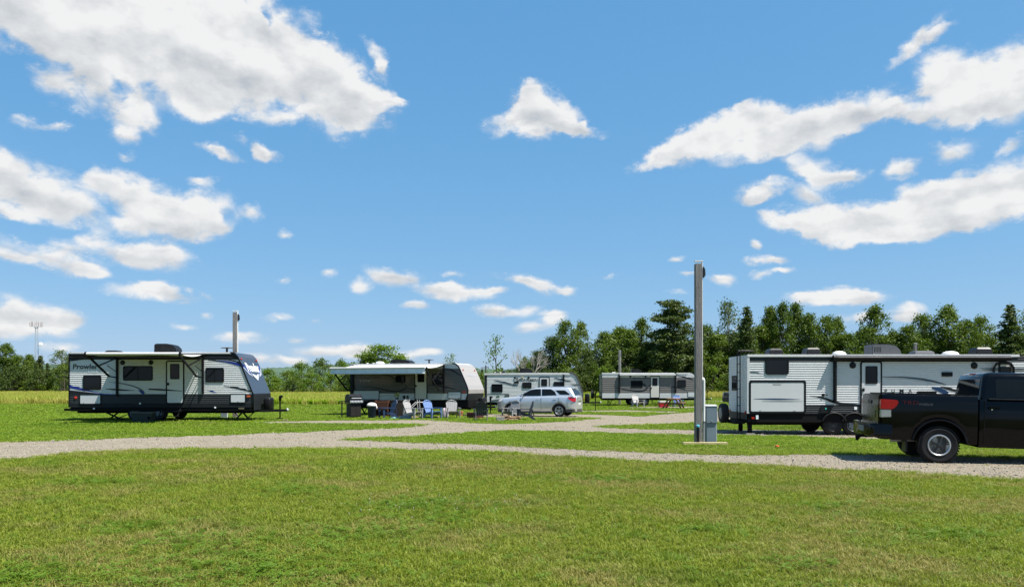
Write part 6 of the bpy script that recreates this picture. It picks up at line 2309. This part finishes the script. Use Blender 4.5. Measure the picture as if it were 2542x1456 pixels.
# far line pole in the gap between trailers
px = (1206 - CX) / FPX * 150
e = empty('utility_pole', (px, 150, gz1(px, 150)), 0, 'tiny far utility pole in the gap left of the plain white trailer', 'utility pole')
hh = (HY - 906) / FPX * 150 + EYE - gz1(px, 150)
MB().tube([(0, 0, -.2), (0, 0, hh)], [.17, .12], 8).build('pole', BARK, e, 40)
MB().bar((-1.0, 0, hh - .5), (.6, 0, hh - .4), .12, .14).build('crossarm', BARK, e)

# ------------------------------------------------------------------ camp furniture
PLB = mat('blue_plastic', (0.120, 0.190, 0.360), 0.55, var=.08, nscale=5)
PLG = mat('pale_grey_plastic', (0.30, 0.29, 0.28), 0.6, var=.08, nscale=5)
PLM = mat('mid_grey_plastic', (0.23, 0.225, 0.22), 0.6, var=.10, nscale=5)
PLS = mat('slate_plastic', (0.032, 0.037, 0.047), 0.55, var=.10, nscale=5)
PLW = mat('white_plastic', (0.38, 0.365, 0.35), 0.55, var=.06)
PLDB = mat('shaded_blue_plastic', (0.020, 0.036, 0.085), 0.5, var=.1)  # blue darkened in the base colour to stand in for awning shade
GROUPC = 'slatted garden chairs'


def adirondack(label, px, py, rz, m, s=1.0, depth=None):
    """garden chair; rz = 0 faces the camera"""
    if depth is None:
        g_ = on_ground(px, py)
    else:
        x_ = (px - CX) / FPX * depth
        g_ = Vector((x_, depth, gz1(x_, depth)))
    e = empty('garden_chair', g_, rz, label, 'chair', GROUPC)
    e.scale = (s, s, s)
    seat_pts = [(-.28, .37), (-.10, .36), (.10, .31), (.26, .25)]
    for k in range(5):
        t0, t1 = k / 5, (k + .9) / 5
        f = lambda t: (-.30 + .56 * t, .375 - .13 * t - .02 * math.sin(t * 3))
        a, b = f(t0), f(t1)
        MB().add([(x, y, z + dz) for dz in (0, .022) for x in (-.26, .26) for (y, z) in (a, b)], [(0, 1, 3, 2), (4, 6, 7, 5), (0, 4, 5, 1), (2, 3, 7, 6), (0, 2, 6, 4), (1, 5, 7, 3)]).build('seat_slat', m, e)
    # fan of back slats with arched top, leaning away
    nb = 5
    for k in range(nb):
        c = (k - 2) / 2
        hw = .052
        topz = .97 - .10 * c * c
        lx, tx = c * .19, c * .245
        def P_(x, z, o):
            t = (z - .25) / .72
            return (x, .20 + .27 * t + o, z)
        a0, a1 = lx - hw * .85, lx + hw * .85
        b0, b1 = tx - hw * 1.12, tx + hw * 1.12
        tl, tr = topz - (.03 if c < 0 else 0) - abs(min(c, 0)) * .05, topz - (.03 if c > 0 else 0) - max(c, 0) * .05
        vs_ = [P_(a0, .25, 0), P_(a1, .25, 0), P_(b1, tr, 0), P_((b0 + b1) / 2, topz + .012, 0), P_(b0, tl, 0), P_(a0, .25, .025), P_(a1, .25, .025), P_(b1, tr, .025), P_((b0 + b1) / 2, topz + .012, .025), P_(b0, tl, .025)]
        MB().add(vs_, [(0, 1, 2, 3, 4), (9, 8, 7, 6, 5), (0, 5, 6, 1), (1, 6, 7, 2), (2, 7, 8, 3), (3, 8, 9, 4), (4, 9, 5, 0)]).build('back_slat', m, e)
    MB().bar((-.27, .335, .50), (.27, .335, .50), .03, .06).build('back_brace', m, e)
    arc = [(.27 * math.sin(a), .435, .80 + .135 * math.cos(a)) for a in np.linspace(-1.2, 1.2, 9)]
    MB().tube(arc, .022, 6).build('back_brace', m, e)
    for s_ in (-1, 1):
        x = .33 * s_
        MB().add([(x + dx, y, z) for z in (.535, .562) for (dx, y) in ((-.055, -.36), (.055, -.36), (.065, -.1), (.03, .36), (-.03, .36), (-.05, -.1))], [(0, 1, 2, 3, 4, 5), (11, 10, 9, 8, 7, 6)] + [(i, 6 + i, 6 + (i + 1) % 6, (i + 1) % 6) for i in range(6)]).build('arm', m, e)
        MB().add([(x + dx, y, z) for (y, z) in ((-.33, 0), (-.25, 0), (-.24, .535), (-.34, .535)) for dx in (-.02, .02)], [(0, 1, 3, 2), (2, 3, 5, 4), (4, 5, 7, 6), (6, 7, 1, 0), (0, 2, 4, 6), (1, 7, 5, 3)]).build('leg', m, e)
        MB().add([(.275 * s_ + dx, y, z) for (y, z) in ((.46, 0), (.56, 0), (.30, .30), (-.31, .40), (-.33, .30), (.20, .20)) for dx in (-.015, .015)], [(0, 1, 3, 2), (2, 3, 5, 4), (4, 5, 7, 6), (6, 7, 9, 8), (8, 9, 11, 10), (10, 11, 1, 0), (0, 2, 4, 6, 8, 10), (1, 11, 9, 7, 5, 3)]).build('leg', m, e)
        MB().bar((x, .34, .54), (x * .85, .42, .25), .03, .05).build('arm_support', m, e)
    return e


adirondack('dark blue chair, darkened as by shade, beside the lidded rubbish bin under the awning', 961, 1038.5, R(-60), PLDB)
adirondack('pale grey chair turned side-on, between the dark blue and the bright blue chair', 1026, 1040, R(62), PLG)
adirondack('bright blue chair facing right in front of the taupe trailer', 1074, 1038.5, R(48), PLB)
adirondack('mid grey chair facing forward, right of the bright blue chair', 1124, 1038, R(14), PLM)
adirondack('dark slate chair turned with its back to the viewer beside the fire ring', 1194, 1042, R(186), PLS)
adirondack('grey chair behind the firewood, facing left, its back against the car wheel', 1268, 1038.5, R(-38), PLM)
adirondack('slate chair seen in profile right of the firewood, facing left', 1302, 1042, R(-82), PLS)
adirondack('white chair in front of the far grey trailer wheels', 1584, 1009.5, R(28), PLW, 1.15)
adirondack('small blue chair behind the wooden picnic table', 1683, 1009, R(4), PLB, 1.12)

# white folding lawn chair lying collapsed behind the pale grey chair
g = on_ground(1012, 1037)
e = empty('folding_chair', g, R(20), 'white tube folding chair frame standing askew behind the pale grey chair', 'chair')
for s_ in (0, .5):
    MB().tube([(-.12, s_, .03), (.02, s_, .75), (.10, s_, .95)], .022, 6).build('frame_tube', PLW, e, 40)
    MB().tube([(.0, s_, .35), (.55, s_, .82), (.95, s_, .82)], .022, 6).build('frame_tube', PLW, e, 40)
    MB().tube([(.62, s_, .95), (.68, s_, .03)], .022, 6).build('frame_tube', PLW, e, 40)
MB().tube([(.10, 0, .95), (.10, .5, .95)], .022, 6).build('crossbar', PLW, e, 40)
MB().tube([(.95, 0, .82), (.95, .5, .82)], .022, 6).build('crossbar', PLW, e, 40)
MB().add([(0.0, .02, .42), (.5, .02, .42), (.5, .48, .42), (0, .48, .42), (0.0, .02, .44), (.5, .02, .44), (.5, .48, .44), (0, .48, .44)], [(0, 3, 2, 1), (4, 5, 6, 7), (0, 1, 5, 4), (1, 2, 6, 5), (2, 3, 7, 6), (3, 0, 4, 7)]).build('seat', PLS, e)

# gas grill
GRK = mat('grill_enamel', (0.006, 0.0065, 0.007), 0.35, spec=.25)
g = on_ground(878, 1036.5)
e = empty('gas_grill', g, R(38), 'black gas grill with steel front panel at the left end of the awning', 'grill')
MB().box((-.30, -.24, .06), (.30, .24, .74)).build('cabinet', mat('grill_cabinet', (.012, .010, .008), .6), e, bevel=.01)
for k in (-1, 1):
    MB().box((.15 * k - .14, -.252, .10), (.15 * k + .14, -.241, .70)).build('cabinet_door', mat('grill_cabinet', (.02, .017, .014), .6), e)
MB().box((-.36, -.28, .76), (.36, .28, .90)).build('firebox', GRK, e, bevel=.015)
cpan = MB().prism([(-.36, .79), (.36, .79), (.36, .91), (-.36, .91)], -.34, -.281).build('control_panel', STEEL, e)
for k in range(4):
    MB().lathe([(.018, -.375), (.026, -.36), (.03, -.341)], (-.25 + k * .165, 0, .85), 'y', 10).build('knob', mat('pale_knob', (.6, .6, .58), .4), cpan)
lid = MB().prism([(-.28, .905), (.28, .905), (.27, 1.10), (.15, 1.22), (-.12, 1.24), (-.26, 1.12)], -.36, .36)
lid.v = [(y, x, z) for x, y, z in lid.v]
lid = lid.build('lid', GRK, e, 35)
MB().tube([(-.28, -.33, 1.02), (.28, -.33, 1.02)], .02, 8).build('lid_handle', STEEL, lid, 40)
for k in (-1, 1):
    MB().box((.37 * k if k > 0 else -.70, -.24, .86), (.70 if k > 0 else -.37, .24, .89)).build('side_shelf', GRK, e, bevel=.006)
    for y in (-.2, .2):
        MB().box((.27 * k - .025, y - .025, .0), (.27 * k + .025, y + .025, .08)).build('foot', GRK, e)
MB().bar((-.66, 0, .0), (-.66, 0, .86), .05, .05).build('shelf_leg', GRK, e)

# rubbish bin with white bag
g = on_ground(923, 1038)
e = empty('rubbish_bin', g, 0, 'round dark navy rubbish bin lined with a bulging white bag, next to the grill', 'bin')
MB().lathe([(.17, 0), (.18, .02), (.225, .60), (.24, .62), (.24, .66), (.22, .66)], (0, 0, 0), 'z', 20).build('barrel', mat('navy_plastic', (.016, .024, .042), .5), e, 40)
MB().lathe([(.235, .615), (.255, .64), (.26, .68), (.22, .75), (.12, .80), (.02, .81)], (0, 0, 0), 'z', 14).build('bin_bag', mat('white_bag', (.74, .68, .62), .5, bump=.6, bscale=12), e, 60)
MB().lathe([(.02, .0), (.04, .05), (.03, .14), (.01, .16)], (.25, -.02, .48), 'z', 8).build('bag_knot', mat('white_bag', (.7, .7, .7), .5), e, 60)

# reddish brown cabinet, dark crate, pot plant, tub, tarp, sack
g = on_ground(949, 1034.5)
e = empty('camp_cupboard', g, R(-8), 'reddish brown wooden cupboard behind the rubbish bin', 'cupboard')
BRN = mat('red_brown_wood', (.075, .028, .014), .7, var=.25, nscale=8)
for z in (.08, .40, .80):
    MB().box((-.36, -.2, z), (.36, .2, z + .025)).build('shelf', BRN, e)
for x in (-.36, .335):
    MB().box((x, -.2, 0), (x + .025, .2, .90)).build('side_panel', BRN, e)
MB().box((-.335, .175, .1), (.335, .2, .9)).build('back_panel', BRN, e)
MB().box((-.335, -.2, .42), (.335, -.182, .80)).build('front_panel', BRN, e)
g = on_ground(990, 1034.5)
e = empty('wooden_crate', g, R(5), 'big dark brown slatted crate in the shade under the awning', 'crate')
DK = mat('dark_stained_wood', (.022, .016, .012), .8, var=.3, nscale=8)
for k in range(6):
    MB().box((-.42, -.33, .02 + k * .145), (.42, -.305, .02 + k * .145 + .125)).build('slat', DK, e)
    MB().box((-.42, .305, .02 + k * .145), (.42, .33, .02 + k * .145 + .125)).build('slat', DK, e)
for x in (-.42, .36):
    for y in (-.30, .24):
        MB().box((x, y, 0), (x + .06, y + .06, .88)).build('corner_post', DK, e)
for x in (-.415, .395):
    MB().box((x, -.24, .02), (x + .02, .24, .86)).build('end_panel', DK, e)
MB().box((-.40, -.30, .05), (.40, .30, .07)).build('bottom', DK, e)
MB().box((-.44, -.35, .885), (.44, .35, .91)).build('lid', DK, e)
ct = g + Vector((-.1, 0, .91))
e = empty('potted_plant', ct, 0, 'small dark leafy pot plant on top of the slatted crate', 'plant')
MB().lathe([(.07, 0), (.10, .14), (.11, .15)], (0, 0, 0), 'z', 12).build('pot', mat('green_pot', (.02, .05, .04), .6), e, 40)
pl = MB()
for k in range(70):
    a, b = random.uniform(0, 6.28), random.uniform(.05, 1.2)
    r_ = random.uniform(.08, .26)
    c = Vector((r_ * math.cos(a) * math.sin(b), r_ * math.sin(a) * math.sin(b), .15 + r_ * math.cos(b)))
    t = Vector((random.gauss(0, 1), random.gauss(0, 1), random.gauss(0, 1))).normalized() * .05
    s_ = t.cross(Vector((.3, .5, .8))).normalized() * .025
    pl.add([c - t, c + s_, c + t, c - s_], [(0, 1, 2, 3)])
pl.build('foliage', LEAF['dark'] if 'LEAF' in globals() else BARK, e, fix=False)
g = on_ground(1008, 1040)
tb = MB().loft([[(x * s_, y * s_, z) for x, y in rrect(-.28, .28, -.2, .2, .08)] for z, s_ in ((0, .85), (.16, 1.0), (.17, 1.05), (.165, .97), (.03, .82))]).build('plastic_tub', mat('blue_tub', (.10, .17, .36), .5), None, 40)
tb.location = g
tag(tb, 'shallow blue tub on the grass left of the pale grey chair', 'tub')
g = on_ground(985, 1039)
tp = MB()
n = 9
for j in range(n):
    for i in range(n):
        tp.v.append(((i / 8 - .5) * .9, (j / 8 - .5) * .5, .05 + .04 * math.sin(i * 1.7 + j) + .03 * math.cos(j * 2.3) - (.06 if i in (0, 8) or j in (0, 8) else 0)))
tp.f = [(j * n + i, j * n + i + 1, (j + 1) * n + i + 1, (j + 1) * n + i) for j in range(n - 1) for i in range(n - 1)]
tp.m = [0] * len(tp.f)
tp = tp.build('folded_tarp', mat('teal_tarp', (.12, .26, .28), .6), None, 60)
tp.location = g
tag(tp, 'crumpled teal tarp on the grass in front of the slatted crate', 'tarp')
g = on_ground(1106, 1035.5)
sk = MB().loft([[(x * s_, y * s_, z) for x, y in rrect(-.16, .16, -.12, .12, .08)] for z, s_ in ((0, .9), (.1, 1.05), (.35, 1.0), (.48, .85), (.52, .5))]).build('paper_sack', mat('pink_white_sack', (.52, .42, .44), .7, var=.25, nscale=9), None, 60)
sk.location = g
tag(sk, 'pale pink and white sack standing between the blue and mid grey chairs', 'sack')
g = on_ground(1143, 1033)
tc_ = MB().lathe([(.10, 0), (.15, .24), (.17, .25), (.17, .30), (.14, .30), (.12, .2)], (0, 0, 0), 'z', 16).build('clay_pot', mat('terracotta', (.42, .15, .07), .8), None, 40)
tc_.location = g
tag(tc_, 'terracotta pot half hidden at the right of the mid grey chair', 'pot')

# fire ring
g = on_ground(1180, 1037.5)
RUST = mat('rusty_iron', (.085, .028, .022), .85, var=.4, nscale=9)
e = empty('fire_ring', g, 0, 'rusty red fire ring on the grass by the dark slate chair', 'fire pit')
MB().lathe([(.42, 0), (.44, .0), (.46, .30), (.48, .31), (.44, .30), (.40, .04)], (0, 0, 0), 'z', 24).build('ring_wall', RUST, e, 40)
for k in range(5):
    a = k * 1.25
    MB().tube([(.30 * math.cos(a), .3 * math.sin(a), .03), (.05 * math.cos(a), .05 * math.sin(a), .22)], .04, 7).build('charred_log', FRAMEK, e)

# firewood heaps
LOGE = mat('split_wood', (.60, .40, .22), .8, var=.2, nscale=7)
LOGB = mat('firewood_bark', (.22, .14, .085), .9, var=.3, nscale=9)


def log_at(p, q, r, label, group):
    o_ = Vector(p)
    d = Vector(q) - o_
    mb = MB()
    seg = [math.radians(a) for a in (0, 60, 120, 180, 230, 300)]
    x = d.cross(Vector((0, 0, 1))).normalized() if abs(d.normalized().z) < .95 else Vector((1, 0, 0))
    y = x.cross(d).normalized()
    pts = [[o_ + d * t + (x * math.cos(a) + y * math.sin(a)) * r * random.uniform(.8, 1.1) for a in seg] for t in (0, 1)]
    base = o_.copy()
    mb.loft([[p_ - base for p_ in r_] for r_ in pts])
    for i in range(len(mb.m)):
        mb.m[i] = 1 if i in (0, 1, 2, 3) else 0
    ob = mb.build('firewood_log', [LOGE, LOGB], None)
    ob.location = base
    tag(ob, label, 'log', group)


g = on_ground(1262, 1043)
for k in range(16):
    a = random.uniform(-.5, .5) + (math.pi if k % 2 else 0)
    c = g + Vector((random.uniform(-.35, .42), random.uniform(-.18, .22), .05 + .055 * (k // 5)))
    d = Vector((math.cos(a) * .24, math.sin(a) * .2, random.uniform(-.03, .05)))
    log_at(c - d, c + d, random.uniform(.035, .06), 'short split log in the firewood heap before the grey chair', 'firewood heap by the car')
log_at(g + Vector((-.62, -.2, .03)), g + Vector((-.1, .0, .22)), .05, 'long pale stick leaning up the left side of the firewood heap', None)
g = on_ground(1058, 1038)
for k in range(7):
    c = g + Vector((-.55 + .17 * k, random.uniform(-.08, .1), .06))
    log_at(c + Vector((-.2, -.02, 0)), c + Vector((.2, .03, .01)), .055, f'{nth(k + 1)} pale log from the left in the row beneath the bright blue chair', 'log row by the blue chair')
g = on_ground(1243, 1043.5)
cb = MB().box((-.2, -.1, 0), (.2, .1, .19)).build('cinder_block', CONC, None, bevel=.012)
cb.location = g
tag(cb, 'grey cinder block on the grass left of the firewood heap', 'block')

# picnic table and cooler
PINE = mat('red_pine_wood', (.26, .135, .065), .75, var=.2, nscale=8, stretch=(1, 6, 6))
g = on_ground(1672, 1013.5)
e = empty('picnic_table', g, R(68), 'reddish wooden picnic table in front of the grey trailer', 'picnic table')
e.scale = (1.12, 1.12, 1.12)
for k in range(5):
    MB().box((-.9, -.37 + k * .15, .72), (.9, -.37 + k * .15 + .135, .76)).build('top_plank', PINE, e)
for s_ in (-1, 1):
    for k in range(2):
        y0 = s_ * .66 + (-.14 + k * .15)
        MB().box((-.9, y0, .42), (.9, y0 + .135, .46)).build('seat_plank', PINE, e)
    x = .62 * s_
    for t in (-1, 1):
        MB().bar((x, .28 * t, .72), (x, .68 * t, .0), .05, .12).build('leg', PINE, e)
    MB().bar((x + .045, -.78, .385), (x + .045, .78, .385), .04, .07).build('seat_beam', PINE, e)
    MB().bar((x + .045, -.36, .685), (x + .045, .36, .685), .04, .07).build('top_beam', PINE, e)
g = on_ground(1647, 1010.5)
e = empty('cool_box', g, R(8), 'red cool box with white lid left of the picnic table', 'cool box')
MB().loft([[(x * s_, y * s_, z) for x, y in rrect(-.42, .42, -.24, .24, .05)] for z, s_ in ((0, .93), (.42, 1))]).build('box', mat('red_plastic', (.42, .012, .018), .45), e, 40)
MB().loft([[(x * s_, y * s_, z) for x, y in rrect(-.44, .44, -.26, .26, .06)] for z, s_ in ((.425, 1), (.55, 1), (.58, .94))]).build('lid', PLW, e, 40)

# under and around the trailers
g = on_ground(357, 1047)
e = empty('storage_tote', g, 0, 'dark green lidded tote on the grass under the left trailer', 'tote')
TG = mat('dark_tote', (.016, .026, .026), .55)
MB().loft([[(x * s_, y * s_, z) for x, y in rrect(-.44, .44, -.26, .26, .05)] for z, s_ in ((0, .92), (.40, 1.0))]).build('tub', TG, e, 40)
MB().loft([[(x * s_, y * s_, z) for x, y in rrect(-.47, .47, -.29, .29, .06)] for z, s_ in ((.402, 1), (.44, 1), (.455, .95))]).build('lid', mat('grey_tote_lid', (.06, .07, .07), .5), e, 40)
MB().lathe([(.05, -.285), (.07, -.26), (.07, -.24)], (.34, 0, .2), 'y', 12).build('handle', FRAMEK, e)
u = (2012 - CX) / FPX * 30.2
e = empty('hose_loop', (u, 30.2, gz1(u, 30.2) + .02), 0, 'looped black hose beneath the long white trailer', 'hose')
for j in range(3):
    arc = [(.19 * math.cos(t) + .01 * j, .03 * j, .24 + .22 * math.sin(t)) for t in np.linspace(0, 6.28, 22)]
    MB().tube(arc, .018, 6).build('coil', FRAMEK, e, 40)
u = (2044 - CX) / FPX * 30.3
wp = MB().tube([(.0, 0, .5), (.07, 0, .36), (.10, 0, .2), (.08, .02, .05), (-.05, .02, .03), (-.2, .04, .02)], .03, 8).build('drain_pipe', PVC, None, 40)
wp.location = (u, 30.3, gz1(u, 30.3) + .012)
tag(wp, 'white curved drain pipe beneath the long white trailer', 'pipe')
g = on_ground(1929, 1112)
of = MB().lathe([(.055, .0), (.06, .02), (.05, .04), (.02, .045)], (0, 0, 0), 'z', 12).build('marker_disc', mat('orange_plastic', (.62, .12, .02), .5), None, 40)
of.location = g + Vector((0, 0, .045))
tag(of, 'small orange marker disc in the grass before the long white trailer', 'marker')
g = on_ground(707, 1044)
bl = MB().box((-.14, -.2, 0), (.14, .2, .06)).build('levelling_block', mat('block_wood', (.16, .11, .07), .85), None, bevel=.006)
bl.location = g
tag(bl, 'flat brown wooden block under the tongue jack of the left trailer', 'block')
